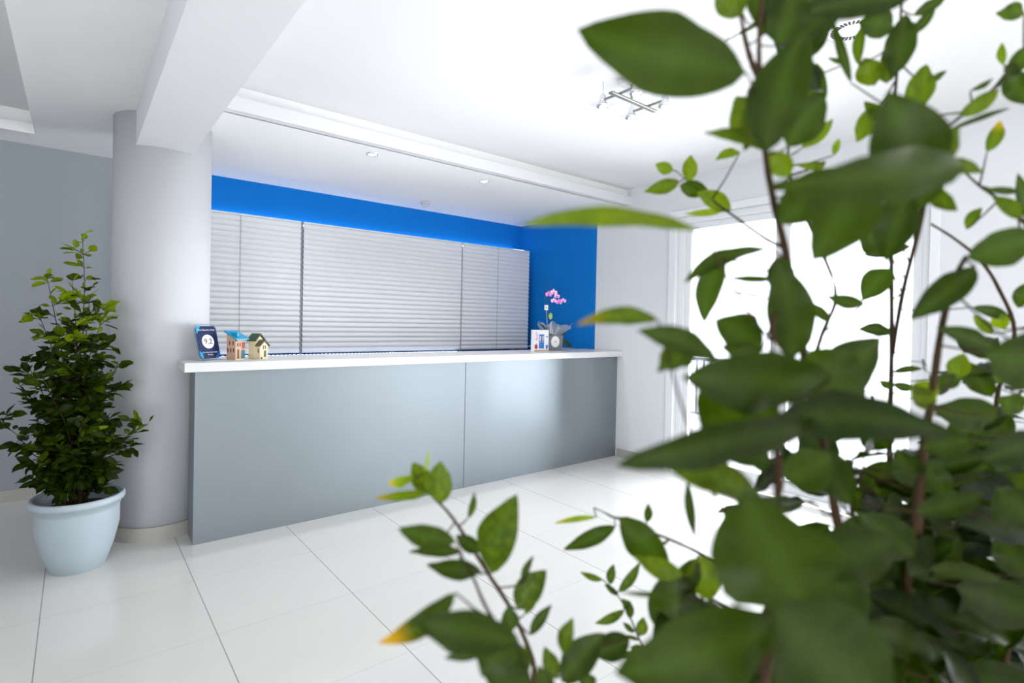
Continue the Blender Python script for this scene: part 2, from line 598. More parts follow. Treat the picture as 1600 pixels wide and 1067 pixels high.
rr = CR + 0.003
arc = notch(SYB, rr)
bm = prism(bmesh.new(), [(SX, SYF), (XR - 0.003, SYF), (XR - 0.003, SYB)] + arc[::-1], ZT0, ZT1)
obj('countertop', bm, M['white'], ct, bevel=0.003, label='thick glossy white countertop')
BX0, BYF, SEAM = 0.553, 3.662, 2.487
obj('front_panel', B(BX0, SEAM - 0.002, BYF, BYF + 0.022, 0.0, ZT0), M['panel'], ct, bevel=0.0012)
obj('front_panel', B(SEAM + 0.002, XR - 0.018, BYF, BYF + 0.022, 0.0, ZT0), M['panel'], ct, bevel=0.0012)
obj('side_panel', B(BX0 + 0.004, BX0 + 0.03, BYF + 0.026, 3.872, 0.0, ZT0), M['panel_edge'], ct, bevel=0.0012)
obj('side_panel', B(XR - 0.014, XR - 0.004, BYF + 0.004, 4.08, 0.0, ZT0), M['panel_edge'], ct)
obj('back_panel', B(0.75, XR - 0.018, 4.06, 4.08, 0.0, ZT0), M['panel_edge'], ct)
obj('inner_rail', B(BX0 + 0.03, XR - 0.018, BYF + 0.022, BYF + 0.05, 0.9, ZT0), M['panel_edge'], ct)

# low white ledge along the blue return wall behind the counter top
struct('trim_1', B(XR - 0.03, XR - 0.001, 4.14, YB - 0.003, 1.07, 1.085), M['white'])

# ------------------------------------------------------------------ louvred blinds in the niche
YBL = 5.03
PITCH, BZ0, NSL = 0.0473, 1.047, 25
BZ1 = BZ0 + PITCH * NSL


def blind(x0, x1, label, cords):
    t = thing('slatted_blind', label, 'blind', ((x0 + x1) / 2, YBL, BZ0), 'grey slatted blinds in the blue niche')
    bm = bmesh.new()
    for i in range(NSL):
        z = BZ0 + i * PITCH
        # convex, slightly tilted slat: lower edge forward, upper edge tucked behind the next one
        prof = [(0.000, 0.0005), (-0.011, 0.006), (-0.017, 0.020), (-0.013, 0.036), (-0.002, PITCH + 0.002)]
        back = [(0.004, PITCH + 0.002), (-0.009, 0.036), (-0.013, 0.020), (-0.007, 0.008), (0.004, 0.002)]
        pr = prof + back
        for side in (0,):
            va = [bm.verts.new((x0, YBL + p[0], z + p[1])) for p in pr]
            vb = [bm.verts.new((x1, YBL + p[0], z + p[1])) for p in pr]
            m_ = len(pr)
            for k in range(m_):
                bm.faces.new((va[k], va[(k + 1) % m_], vb[(k + 1) % m_], vb[k]))
            bm.faces.new(va[::-1])
            bm.faces.new(vb)
    obj('slats', bm, M['blind'], t)
    obj('head_rail', B(x0, x1, YBL - 0.016, YBL + 0.025, BZ1 + 0.001, BZ1 + 0.014), M['blind'], t, bevel=0.003)
    for c in cords:
        bm = bmesh.new()
        pts = [(c, YBL - 0.019 - 0.002 * math.sin(i * 1.3), BZ0 + (BZ1 - BZ0) * i / 40) for i in range(41)]
        tube(bm, pts, 0.0016, 5)
        obj('cord', bm, M['cord'], t)
    return t


b1 = blind(0.58, 1.580, 'left grey slatted blind, partly hidden by the round column', (1.078,))
b2 = blind(1.604, 3.325, 'widest grey slatted blind, middle of the blue niche', ())
b3 = blind(3.337, 4.315, 'right grey slatted blind ending near the blue return wall', (3.83,))
for x, t, r in ((1.592, b1, 0.0085), (3.331, b3, 0.005)):
    bm = lathe(bmesh.new(), [(r, BZ0 - 0.9), (r, BZ1 + 0.01)], x, YBL - 0.002, 12)
    obj('pole', bm, M['blind_pole'], t, smooth=True)
# supports behind the blinds standing on the floor
for x, t in ((0.8, b1), (2.5, b2), (4.1, b3)):
    obj('support', B(x, x + 0.04, YBL + 0.03, YBL + 0.07, 0, BZ1), M['blind_pole'], t)

lt = thing('led_strip', 'glowing blue light strip along the top of the blinds against the blue wall', 'light strip', (2.4, YB - 0.02, BZ1))
obj('profile', B(0.6, 4.27, YB - 0.040, YB - 0.022, BZ1 - 0.010, BZ1 + 0.012), M['white'], lt)
obj('glow_tube', B(0.6, 4.27, YB - 0.040, YB - 0.022, BZ1 + 0.012, BZ1 + 0.020), M['led'], lt)
bm = bmesh.new()
for k in range(8):
    x = 4.10 + k * 0.021
    box(bm, x, x + 0.010, YBL + 0.03, YBL + 0.042, BZ1 + 0.012, BZ1 + 0.024)
obj('led_chips', bm, M['led_dot'], lt)
lb = thing('led_strip', 'dotted white-blue light strip at the foot of the blinds just behind the countertop', 'light strip', (2.0, 4.96, 1.0))
obj('profile', B(0.6, 3.3, 4.985, 5.008, 1.022, 1.030), M['blue'], lb)
bm = bmesh.new()
k = 0
x = 0.62
while x < 3.28:
    box(bm, x, x + 0.019, 4.988, 4.996, 1.0305, 1.0375)
    x += 0.036
obj('led_chips', bm, M['led_dot'], lb)
obj('bracket', B(0.72, 3.3, 4.985, 5.005, 0.0, 1.021), M['panel_edge'], lb)

# ------------------------------------------------------------------ ceiling fittings
for (x, y, lab) in ((1.687, 3.765, 'small round recessed downlight in the soffit, nearer the column'),
                    (2.738, 3.807, 'small round recessed downlight in the soffit, nearer the right wall')):
    t = thing('downlight', lab, 'downlight', (x, y, ZS), 'recessed downlights')
    prof = [(0.030, ZS - 0.001), (0.032, ZS - 0.006), (0.042, ZS - 0.005), (0.044, ZS - 0.0005)]
    obj('trim_ring', lathe(bmesh.new(), prof, x, y, 32, cap=False), M['chrome'], t, smooth=True)
    sl = bpy.data.lights.new('downlight_beam', 'SPOT')
    sl.energy, sl.spot_size, sl.spot_blend, sl.shadow_soft_size, sl.color = 22, math.radians(140), 0.9, 0.03, (0.95, 0.97, 1.0)
    so = bpy.data.objects.new('downlight_beam', sl)
    COL.objects.link(so)
    so.location = (x, y, ZS - 0.02)
    obj('lamp_face', lathe(bmesh.new(), [(0.030, ZS - 0.0035), (0.030, ZS - 0.0015)], x, y, 24), M['lamp'], t)
x, y = 2.788, 4.906
t = thing('smoke_detector', 'small white round smoke detector on the soffit near the blue wall', 'smoke detector', (x, y, ZS))
obj('base', lathe(bmesh.new(), [(0.052, ZS - 0.0005), (0.052, ZS - 0.014), (0.048, ZS - 0.018)], x, y, 32), M['white'], t, smooth=True)
obj('chamber', lathe(bmesh.new(), [(0.036, ZS - 0.018), (0.036, ZS - 0.026), (0.040, ZS - 0.028), (0.034, ZS - 0.044), (0.012, ZS - 0.048)], x, y, 32),
    M['white'], t, smooth=True)

# four-spot ceiling lamp
LX, LY, LZ = 2.448, 1.968, 2.632
t = thing('ceiling_lamp', 'four-spot ceiling lamp on a steel cross bar with square glass plates', 'ceiling lamp', (LX, LY, ZC))
obj('canopy', B(LX - 0.075, LX + 0.075, LY - 0.06, LY + 0.06, ZC - 0.028, ZC - 0.001), M['white'], t, bevel=0.003)
obj('bar', B(LX - 0.20, LX + 0.20, LY - 0.016, LY + 0.016, LZ - 0.006, LZ + 0.006), M['steel'], t, bevel=0.004)
bm = bmesh.new()
tube(bm, [(LX - 0.02, LY, LZ + 0.005), (LX - 0.02, LY, ZC - 0.02)], 0.007, 10)
obj('stem', bm, M['steel'], t)
for sx in (-1, 1):
    x = LX + sx * 0.128
    obj('cross_arm', B(x - 0.009, x + 0.009, LY - 0.11, LY + 0.11, LZ + 0.007, LZ + 0.017), M['steel'], t, bevel=0.003)
    for sy in (-1, 1):
        y = LY + sy * 0.118
        s = obj('spot', lathe(bmesh.new(), [(0.010, LZ + 0.045), (0.018, LZ + 0.035), (0.020, LZ + 0.005), (0.034, LZ - 0.012), (0.036, LZ - 0.024), (0.022, LZ - 0.026)],
                              x, y, 20), M['chrome'], t, smooth=True)
        obj('bulb', lathe(bmesh.new(), [(0.018, LZ - 0.0265), (0.016, LZ - 0.034)], x, y, 16), M['lamp'], s)
        obj('glass_plate', B(x - 0.055, x + 0.055, y - 0.055, y + 0.055, LZ - 0.012, LZ - 0.008), M['lampglass'], s)
        bm = bmesh.new()
        tube(bm, [(x, y, LZ + 0.04), (x, y, ZC - 0.001)], 0.0015, 5)
        obj('wire', bm, M['steel'], s)

# round ventilation grille
VX, VY = 2.745, 0.965
t = thing('ceiling_vent', 'white round ceiling vent with dark radial slots, seen between the leaves', 'vent', (VX, VY, ZC))
obj('ring', lathe(bmesh.new(), [(0.125, ZC - 0.0005), (0.12, ZC - 0.010), (0.092, ZC - 0.016), (0.03, ZC - 0.016)], VX, VY, 48), M['white'], t, smooth=True)
bm = bmesh.new()
for k in range(30):
    a = 2 * PI * k / 30
    ca, sa = math.cos(a), math.sin(a)
    q = []
    for (r, s) in ((0.060, -1), (0.060, 1), (0.086, 1), (0.086, -1)):
        hw = 0.0045
        q.append((VX + r * ca - s * hw * sa, VY + r * sa + s * hw * ca))
    prism(bm, q, ZC - 0.0185, ZC - 0.0150)
obj('slots', bm, M['black'], t)

# ------------------------------------------------------------------ things on the counter
M['navy'] = mat('navy_card', (0.005, 0.018, 0.085), 0.3, var=0.25, scale=18)
M['cyan'] = mat('cyan_card', (0.01, 0.33, 0.62), 0.3)
M['signblue'] = mat('bright_blue_card', (0.01, 0.14, 0.52), 0.3)
M['paper'] = mat('white_paper', (0.85, 0.85, 0.86), 0.6, var=0.01)
M['ink'] = mat('black_ink', (0.015, 0.015, 0.018), 0.6)
M['terra'] = mat('pinkish_clay', (0.60, 0.40, 0.27), 0.7, var=0.15, scale=50)
M['cream'] = mat('cream_clay', (0.80, 0.70, 0.45), 0.7, var=0.08, scale=40)
M['roofblue'] = mat('turquoise_roof', (0.01, 0.30, 0.52), 0.4, var=0.1, scale=40)
M['roofgreen'] = mat('dark_green_roof', (0.03, 0.075, 0.035), 0.5, var=0.15, scale=40)
M['roofbrown'] = mat('grey_brown_roof', (0.12, 0.095, 0.07), 0.6, var=0.15, scale=40)
M['brown'] = mat('brown_window_paint', (0.10, 0.045, 0.03), 0.6)
M['red'] = mat('red_paint', (0.42, 0.035, 0.03), 0.5)
M['teal'] = mat('teal_paint', (0.005, 0.16, 0.20), 0.5)
M['darkgreen'] = mat('green_grey_paint', (0.05, 0.08, 0.06), 0.5)
M['pink'] = mat('orchid_pink', (0.78, 0.28, 0.66), 0.5, var=0.2, scale=90)
M['palepink'] = mat('pale_orchid_pink', (0.90, 0.52, 0.80), 0.5, var=0.15, scale=90)
M['magenta'] = mat('orchid_lip', (0.50, 0.03, 0.25), 0.5)
M['stemgreen'] = mat('dark_orchid_stem', (0.02, 0.035, 0.012), 0.5)
M['orchidleaf'] = mat('dark_orchid_leaf', (0.015, 0.05, 0.015), 0.35)
M['greypot'] = mat('grey_cube_pot', (0.20, 0.21, 0.22), 0.6)
M['doorblue'] = mat('print_blue', (0.01, 0.16, 0.55), 0.5)
M['lime'] = mat('lime_tag', (0.35, 0.55, 0.12), 0.5)


def text(name, s, size, m, parent, mw, sx=1.0):
    """lettering turned into a thin mesh, origin centred, placed with matrix mw (world)"""
    cu = bpy.data.curves.new(name, 'FONT')
    cu.body = s
    cu.size = size
    cu.align_x = 'CENTER'
    cu.align_y = 'CENTER'
    cu.extrude = 0.0004
    tmp = bpy.data.objects.new('tmp', cu)
    COL.objects.link(tmp)
    dg = bpy.context.evaluated_depsgraph_get()
    me = bpy.data.meshes.new_from_object(tmp.evaluated_get(dg))
    bpy.data.objects.remove(tmp)
    me.transform(mw @ Matrix.Diagonal((sx, 1, 1, 1)))
    me.materials.clear()
    me.materials.append(m)
    o = bpy.data.objects.new(name, me)
    COL.objects.link(o)
    o.parent = parent
    o.matrix_parent_inverse = world_of(parent).inverted()
    return o


def rounded(wd, ht, r, k=6):
    p = []
    for cx, cy, a in ((wd / 2 - r, ht - r, 0), (-wd / 2 + r, ht - r, 90), (-wd / 2 + r, r, 180), (wd / 2 - r, r, 270)):
        for i in range(k + 1):
            t = math.radians(a + 90 * i / k)
            p.append((cx + r * math.cos(t), cy + r * math.sin(t)))
    return p


def plate(mw, pts, z0, z1, mi=0):
    bm = prism(bmesh.new(), pts, z0, z1, mi)
    bm.transform(mw)
    return bm


# award plaque leaning back on a clear stand
sgn = Vector((0.655, 3.790, ZT1))
yaw, lean = math.radians(33), math.radians(14)
mw = Matrix.Translation(sgn + Vector((0, 0.0, 0.012))) @ Matrix.Rotation(yaw, 4, 'Z') @ Matrix.Rotation(PI / 2 - lean, 4, 'X')
t = thing('award_plaque', 'dark blue review award plaque reading 9,2 in a white circle, on a clear stand', 'sign', sgn)
obj('card', plate(mw, rounded(0.148, 0.205, 0.024), 0, 0.004), M['navy'], t)
obj('clear_edge', plate(mw, rounded(0.164, 0.222, 0.032), -0.006, -0.001), M['acrylic'], t, label='clear light blue acrylic backing')
bm = bmesh.new()
cr = rounded(0.148, 0.205, 0.024)
tl = [(-0.0739, 0.150), (-0.040, 0.2049)] + [p for p in cr if p[0] < -0.049 and p[1] > 0.18]
prism(bm, tl, 0.0041, 0.0046)
bm.transform(mw)
obj('corner_accent', bm, M['cyan'], t)
bm = prism(bmesh.new(), [(-0.0735, 0.022), (-0.067, 0.007), (-0.050, 0.001), (-0.054, 0.034), (-0.0738, 0.050)], 0.0041, 0.0046)
bm.transform(mw)
obj('corner_accent', bm, M['cyan'], t)
bm = prism(bmesh.new(), [(0.033, 0.0008), (0.050, 0.0008), (0.066, 0.006), (0.0735, 0.022), (0.0738, 0.058), (0.060, 0.032)], 0.0041, 0.0046)
bm.transform(mw)
obj('corner_accent', bm, M['signblue'], t)
bm = prism(bmesh.new(), [(0.0 + 0.044 * math.cos(2 * PI * i / 40), 0.106 + 0.044 * math.sin(2 * PI * i / 40)) for i in range(40)], 0.0041, 0.0050)
bm.transform(mw)
obj('score_disc', bm, M['paper'], t)
text('score_text', '9,2', 0.050, M['ink'], t, mw @ Matrix.Translation((0, 0.106, 0.0056)))
text('heading_text', 'Paris Zakynthos Hotel', 0.0135, M['paper'], t, mw @ Matrix.Translation((0, 0.180, 0.0050)))
text('caption_text', 'Guest Review Awards 2020', 0.0095, M['paper'], t, mw @ Matrix.Translation((0, 0.038, 0.0050)))
text('site_text', 'Booking', 0.0115, M['paper'], t, mw @ Matrix.Translation((0, 0.023, 0.0050)))
bm = bmesh.new()
box(bm, -0.078, 0.078, -0.035, 0.05, 0, 0.004)
bm.transform(Matrix.Translation(sgn) @ Matrix.Rotation(yaw, 4, 'Z'))
obj('stand_foot', bm, M['acrylic'], t)
bm = bmesh.new()
box(bm, -0.03, 0.03, 0.044, 0.048, 0.004, 0.08)
bm.transform(Matrix.Translation(sgn) @ Matrix.Rotation(yaw, 4, 'Z'))
obj('stand_back', bm, M['acrylic'], t)


def house(name, label, x, y, rz):
    return thing(name, label, 'ceramic house', (x, y, ZT1), 'miniature houses on the counter', rz)


HS = 1.0
HSX = 1.0


def local(bmx, t):
    bmx.transform(Matrix.Diagonal((HS * HSX, HS, 1, 1)))
    bmx.transform(world_of(t))
    return bmx


# house with one sloped turquoise roof
h = house('miniature_house', 'little clay house with a sloping turquoise roof beside the blue plaque', 0.803, 3.815, math.radians(30))
HS = 0.60
W_, D_ = 0.062, 0.064
bm = bmesh.new()
vs = [(-W_, -D_, 0), (W_, -D_, 0), (W_, D_, 0), (-W_, D_, 0), (-W_, -D_, 0.132), (W_, -D_, 0.132), (W_, D_, 0.168), (-W_, D_, 0.168)]
v = [bm.verts.new(p) for p in vs]
for f in ((3, 2, 1, 0), (4, 5, 6, 7), (0, 1, 5, 4), (1, 2, 6, 5), (2, 3, 7, 6), (3, 0, 4, 7)):
    bm.faces.new([v[i] for i in f])
obj('body', local(bm, h), M['terra'], h, bevel=0.002)
bm = bmesh.new()
k = (0.168 - 0.132) / (2 * D_)
zz = lambda yy: 0.132 + (yy + D_) * k
for (xa, xb, ya, yb) in ((-0.080, 0.088, -0.092, 0.085),):
    a = [bm.verts.new((px, py, zz(py) + 0.0015)) for px, py in ((xa, ya), (xb, ya), (xb, yb), (xa, yb))]
    b = [bm.verts.new((px, py, zz(py) + 0.012)) for px, py in ((xa, ya), (xb, ya), (xb, yb), (xa, yb))]
    bm.faces.new(a[::-1])
    bm.faces.new(b)
    for i in range(4):
        bm.faces.new((a[i], a[(i + 1) % 4], b[(i + 1) % 4], b[i]))
box(bm, -0.050, -0.030, -0.075, 0.05, 0.150, 0.176)
obj('roof', local(bm, h), M['roofblue'], h, bevel=0.0015)
bm = bmesh.new()
bm.free()
for (xa, za, zb) in ((-0.040, 0.085, 0.107), (-0.012, 0.085, 0.107)):
    obj('window', local(B(xa, xa + 0.012, -D_ - 0.0025, -D_ + 0.001, za, zb), h), M['brown'], h)
for (ya, za) in ((-0.036, 0.094), (0.012, 0.094), (-0.045, 0.048), (-0.004, 0.048), (0.036, 0.048)):
    obj('window', local(B(-W_ - 0.0025, -W_ + 0.001, ya, ya + 0.014, za, za + 0.024), h), M['brown'], h)
obj('doorway', local(B(-0.035, -0.019, -D_ - 0.0025, -D_ + 0.001, 0.004, 0.066), h), M['brown'], h)
obj('lantern', local(B(-0.063, -0.045, -D_ - 0.0045, -D_ + 0.001, 0.118, 0.130), h), M['brown'], h)
bm = bmesh.new()
for q in range(9):
    box(bm, 0.020 + 0.012 * (q % 3), 0.031 + 0.012 * (q % 3), -D_ - 0.004 - 0.001 * (q % 2), -D_ + 0.001, 0.072 + 0.013 * (q // 3), 0.083 + 0.013 * (q // 3))
obj('red_vine', local(bm, h), M['red'], h)
bm = bmesh.new()
pts = [(-0.0 + 0.035 + 0.021 * math.cos(PI * i / 12), 0.046 + 0.018 * math.sin(PI * i / 12)) for i in range(13)] + [(0.014, 0.008), (0.056, 0.008)]
bm = prism(bmesh.new(), pts, 0, 0.004)
bm.transform(Matrix.Translation((0, -D_ - 0.0003, 0)) @ Matrix.Rotation(PI / 2, 4, 'X'))
obj('door', local(bm, h), M['teal'], h)
obj('step', local(box(bmesh.new(), -W_, W_, -D_ - 0.010, -D_, 0, 0.006), h), M['cream'], h)


def gable(bm, x0, x1, y0, y1, z0, zr, th, mi=0):
    """gable roof slab, ridge along y"""
    xm = (x0 + x1) / 2
    for (xa, za, xb, zb) in ((x0, z0, xm, zr), (xm, zr, x1, z0)):
        a = [bm.verts.new(p) for p in ((xa, y0, za), (xb, y0, zb), (xb, y1, zb), (xa, y1, za))]
        b = [bm.verts.new((p.co.x, p.co.y, p.co.z + th)) for p in a]
        bm.faces.new(a[::-1]).material_index = mi
        bm.faces.new(b).material_index = mi
        for i in range(4):
            bm.faces.new((a[i], a[(i + 1) % 4], b[(i + 1) % 4], b[i])).material_index = mi


def gbody(bm, x0, x1, y0, y1, zw, zr, mi=0):
    xm = (x0 + x1) / 2
    pf = [bm.verts.new(p) for p in ((x0, y0, 0), (x1, y0, 0), (x1, y0, zw), (xm, y0, zr), (x0, y0, zw))]
    pb = [bm.verts.new((p.co.x, y1, p.co.z)) for p in pf]
    bm.faces.new(pf).material_index = mi
    bm.faces.new(pb[::-1]).material_index = mi
    for i in range(5):
        bm.faces.new((pf[i], pb[i], pb[(i + 1) % 5], pf[(i + 1) % 5])).material_index = mi


h = house('miniature_house', 'little cream clay house with stepped green and brown gable roofs, right of the turquoise-roofed one', 0.937, 3.815, math.radians(30))
HS = 0.56
bm = bmesh.new()
gbody(bm, -0.060, 0.056, -0.02, 0.085, 0.125, 0.158)
obj('rear_body', local(bm, h), M['cream'], h, bevel=0.001)
bm = bmesh.new()
gbody(bm, -0.052, 0.062, -0.085, -0.021, 0.090, 0.120)
obj('front_body', local(bm, h), M['cream'], h, bevel=0.001)
bm = bmesh.new()
gable(bm, -0.078, 0.076, -0.045, 0.100, 0.117, 0.160, 0.008)
obj('rear_roof', local(bm, h), M['roofgreen'], h, label='dark green gable roof')
bm = bmesh.new()
gable(bm, -0.068, 0.080, -0.105, -0.020, 0.084, 0.121, 0.007)
obj('front_roof', local(bm, h), M['roofbrown'], h, label='grey brown gable roof')
bm = bmesh.new()
bm.free()
for xa in (-0.012, 0.016):
    obj('window', local(B(xa, xa + 0.012, -0.0875, -0.084, 0.066, 0.090), h), M['brown'], h)
obj('window', local(B(-0.0545, -0.051, -0.062, -0.050, 0.042, 0.070), h), M['brown'], h)
obj('flower_pot', local(B(-0.038, -0.024, -0.0895, -0.084, 0.0, 0.014), h), M['brown'], h)
obj('door', local(box(bmesh.new(), 0.006, 0.034, -0.088, -0.084, 0.014, 0.056), h), M['darkgreen'], h)

# white card box with a printed blue door
HS = 1.0
KX = 0.80
HSX = KX
bx = thing('souvenir_box', 'small white box printed with a blue door and pink bougainvillea', 'box', (3.475, 3.86, ZT1), None, 0)
WB, HB = 0.115, 0.208
obj('carton', local(box(bmesh.new(), -WB, WB, -0.025, 0.025, 0, HB), bx), M['paper'], bx, bevel=0.002)
fy = -0.0262
obj('door_print', local(box(bmesh.new(), -0.043, 0.040, fy, -0.0245, 0.030, 0.165), bx), M['doorblue'], bx)
for xa in (-0.033, 0.012):
    obj('door_pane_print', local(B(xa, xa + 0.019, fy - 0.001, fy + 0.0005, 0.105, 0.150), bx), M['cream'], bx)
    obj('door_knob_print', local(B(xa + 0.004, xa + 0.014, fy - 0.001, fy + 0.0005, 0.088, 0.098), bx), M['cream'], bx)
rnd = random.Random(3)
bm = bmesh.new()
for i in range(46):
    xx = -0.108 + 0.055 * rnd.random() * (0.6 + 0.4 * rnd.random())
    zz_ = 0.072 + 0.118 * rnd.random()
    s = 0.004 + 0.005 * rnd.random()
    box(bm, xx, xx + s, fy - 0.0002 * (i % 5), -0.0245, zz_, zz_ + s)
obj('bougainvillea_print', local(bm, bx), M['pink'], bx)
bm = prism(bmesh.new(), [(-0.087 + 0.024 * math.cos(2 * PI * i / 20), 0.048 + 0.024 * math.sin(2 * PI * i / 20)) for i in range(20)], 0, 0.0018)
bm.transform(Matrix.Translation((0, -0.0245, 0)) @ Matrix.Rotation(PI / 2, 4, 'X'))
obj('red_pot_print', local(bm, bx), M['red'], bx)
bm = prism(bmesh.new(), [(0.068, 0.058), (0.078, 0.020), (0.092, 0.020), (0.108, 0.058), (0.088, 0.066)], 0, 0.0018)
bm.transform(Matrix.Translation((0, -0.0245, 0)) @ Matrix.Rotation(PI / 2, 4, 'X'))
obj('blue_pot_print', local(bm, bx), M['doorblue'], bx)
obj('lettering_print', local(box(bmesh.new(), 0.070, 0.100, fy, -0.0245, 0.138, 0.147), bx), M['doorblue'], bx)
obj('sand_print', local(box(bmesh.new(), -0.112, 0.112, fy, -0.0245, 0.002, 0.016), bx), M['terra'], bx)

# orchid in a square grey pot wrapped with cellophane
HSX = 1.0
oc = thing('potted_orchid', 'pink orchid in a grey square pot wrapped in clear cellophane with a white round label', 'orchid', (3.755, 4.01, ZT1))
bm = bmesh.new()
for (s0, s1, z0, z1) in ((0.082, 0.092, 0, 0.155),):
    a = [bm.verts.new((sx * s0, sy * s0, z0)) for sx, sy in ((-1, -1), (1, -1), (1, 1), (-1, 1))]
    b = [bm.verts.new((sx * s1, sy * s1, z1)) for sx, sy in ((-1, -1), (1, -1), (1, 1), (-1, 1))]
    c = [bm.verts.new((sx * (s1 - 0.008), sy * (s1 - 0.008), z1)) for sx, sy in ((-1, -1), (1, -1), (1, 1), (-1, 1))]
    d = [bm.verts.new((sx * (s1 - 0.010), sy * (s1 - 0.010), z1 - 0.03)) for sx, sy in ((-1, -1), (1, -1), (1, 1), (-1, 1))]
    bm.faces.new(a[::-1])
    bm.faces.new(d)
    for lo, hi in ((a, b), (b, c), (c, d)):
        for i in range(4):
            bm.faces.new((lo[i], lo[(i + 1) % 4], hi[(i + 1) % 4], hi[i]))
obj('pot', local(bm, oc), M['greypot'], oc, bevel=0.002)
bm = prism(bmesh.new(), [(-0.022 + 0.056 * math.cos(2 * PI * i / 32), 0.090 + 0.056 * math.sin(2 * PI * i / 32)) for i in range(32)], 0, 0.004)
bm.transform(Matrix.Translation((0, -0.0915, 0)) @ Matrix.Rotation(PI / 2, 4, 'X'))
disc = obj('label_disc', local(bm, oc), M['paper'], oc)
bm = bmesh.new()
for ang in (25, -25):
    m2 = Matrix.Translation((-0.022, -0.0962, 0.090)) @ Matrix.Rotation(math.radians(ang), 4, 'Y')
    bb = bmesh.new()
    box(bb, -0.018, 0.018, -0.0008, 0.0008, -0.0015, 0.0015)
    bb.transform(m2)
    me_ = bpy.data.meshes.new('x')
    bb.to_mesh(me_)
    bb.free()
    bm.from_mesh(me_)
    bpy.data.meshes.remove(me_)
obj('scissor_mark', local(bm, oc), M['darkgreen'], disc)
# cellophane collar, crumpled
bm = bmesh.new()
rows = []
for j in range(6):
    tt = j / 5
    row = []
    for i in range(40):
        a = 2 * PI * i / 40
        sq = 1 / max(abs(math.cos(a)), abs(math.sin(a))) ** 0.6
        cr_ = math.sin(a * 7 + tt * 2) * 0.10 + math.sin(a * 13 + 1) * 0.07
        r = (0.088 * sq) * (1 - tt) + (0.205 + 0.06 * math.cos(a + 0.2)) * tt + cr_ * 0.12 * tt
        z = 0.135 + 0.125 * tt ** 0.8 + (0.020 * math.sin(a * 5) + 0.015 * math.sin(a * 9 + 2)) * tt - 0.01 * math.cos(a)
        row.append(bm.verts.new((r * math.cos(a) * 0.86, r * math.sin(a) * 0.8, z)))
    rows.append(row)
for j in range(5):
    for i in range(40):
        bm.faces.new((rows[j][i], rows[j][(i + 1) % 40], rows[j + 1][(i + 1) % 40], rows[j + 1][i]))
obj('cellophane', local(bm, oc), M['film'], oc)


def opx(px, py, dy=0.0):
    """point on the orchid's own vertical plane, in orchid coordinates"""
    d = FW + RX * ((px - PX) / FPX) - UP * ((py - PY) / FPX)
    y = oc.location.y + dy
    p = CAMP + d * (y / d.y)
    return p


spk = [[(868, 530), (864, 508), (860, 488), (858, 470), (858, 453), (868, 452), (878, 462)],
       [(861, 530), (855, 505), (852, 480), (851, 455), (856, 440), (860, 432)]]
for s_ in spk:
    bm = bmesh.new()
    P = smooth_path([tuple(opx(*q)) for q in s_], 4)
    tube(bm, P, [0.0042 * (1 - 0.6 * i / len(P)) for i in range(len(P))], 6)
    obj('flower_stem', bm, M['stemgreen'], oc)
face_c = (CAMP - Vector(oc.location)).normalized()


def bloom(px, py, s, dy):
    c = opx(px, py, dy)
    n = (face_c + Vector((0.25, 0, 0.1))).normalized()
    u = n.cross(Vector((0, 0, 1))).normalized()
    vv = u.cross(n).normalized() * -1
    if vv.z < 0:
        vv = -vv
    bm = bmesh.new()
    for (ang, ln, wd) in ((90, 1.0, 0.62), (215, 1.0, 0.60), (325, 1.0, 0.60), (8, 1.05, 1.0), (172, 1.05, 1.0)):
        a = math.radians(ang)
        d = u * math.cos(a) + vv * math.sin(a)
        e = u * -math.sin(a) + vv * math.cos(a)
        ctr = c + n * (0.001 * (ang % 3))
        ring = []
        for i in range(14):
            t_ = 2 * PI * i / 14
            ring.append(bm.verts.new(ctr + d * (s * ln * (0.52 + 0.48 * math.cos(t_))) + e * (s * wd * 0.5 * math.sin(t_)) + n * (0.25 * s * (0.5 + 0.5 * math.cos(t_)) ** 2)))
        cv = bm.verts.new(ctr + d * s * 0.5 * ln + n * 0.12 * s)
        for i in range(14):
            bm.faces.new((cv, ring[i], ring[(i + 1) % 14]))
    fl = obj('flower', bm, M['pink'] if rnd.random() < 0.5 else M['palepink'], oc, smooth=True)
    bm = bmesh.new()
    bmesh.ops.create_uvsphere(bm, u_segments=10, v_segments=6, radius=s * 0.2, matrix=Matrix.Translation(c + n * s * 0.25 - vv * s * 0.15))
    obj('lip', bm, M['magenta'], fl, smooth=True)


for q in ((857, 460, 0.034, 0.0), (865, 457, 0.036, -0.02), (870, 463, 0.030, 0.01), (865, 470, 0.030, -0.02), (873, 472, 0.034, -0.03), (880, 470, 0.030, 0.0)):
    bloom(*q)
# orchid leaves and plant tags
bm = bmesh.new()
leafs = [((872, 527), (894, 543), 0.05), ((866, 528), (842, 504), 0.03), ((868, 528), (850, 520), 0.05), ((868, 528), (885, 515), 0.04)]
for a, b, wd in leafs:
    p0, p1 = opx(*a), opx(*b)
    leaf(bm, p0, p1, wd, face_c, tint=0.1, droop=0.2)
o_ = obj('leaves', bm, M['orchidleaf'], oc)
tg = obj('plant_tag', local(box(bmesh.new(), -0.118, -0.070, -0.03, -0.028, 0.405, 0.455), oc), M['paper'], oc)
obj('tag_print', local(box(bmesh.new(), -0.106, -0.082, -0.0312, -0.030, 0.42, 0.44), oc), M['terra'], tg)
bm = bmesh.new()
tube(bm, [tuple(world_of(oc) @ Vector((-0.09, -0.029, 0.41))), tuple(world_of(oc) @ Vector((-0.06, -0.02, 0.16)))], 0.0015, 5)
obj('tag_stick', bm, M['paper'], tg)
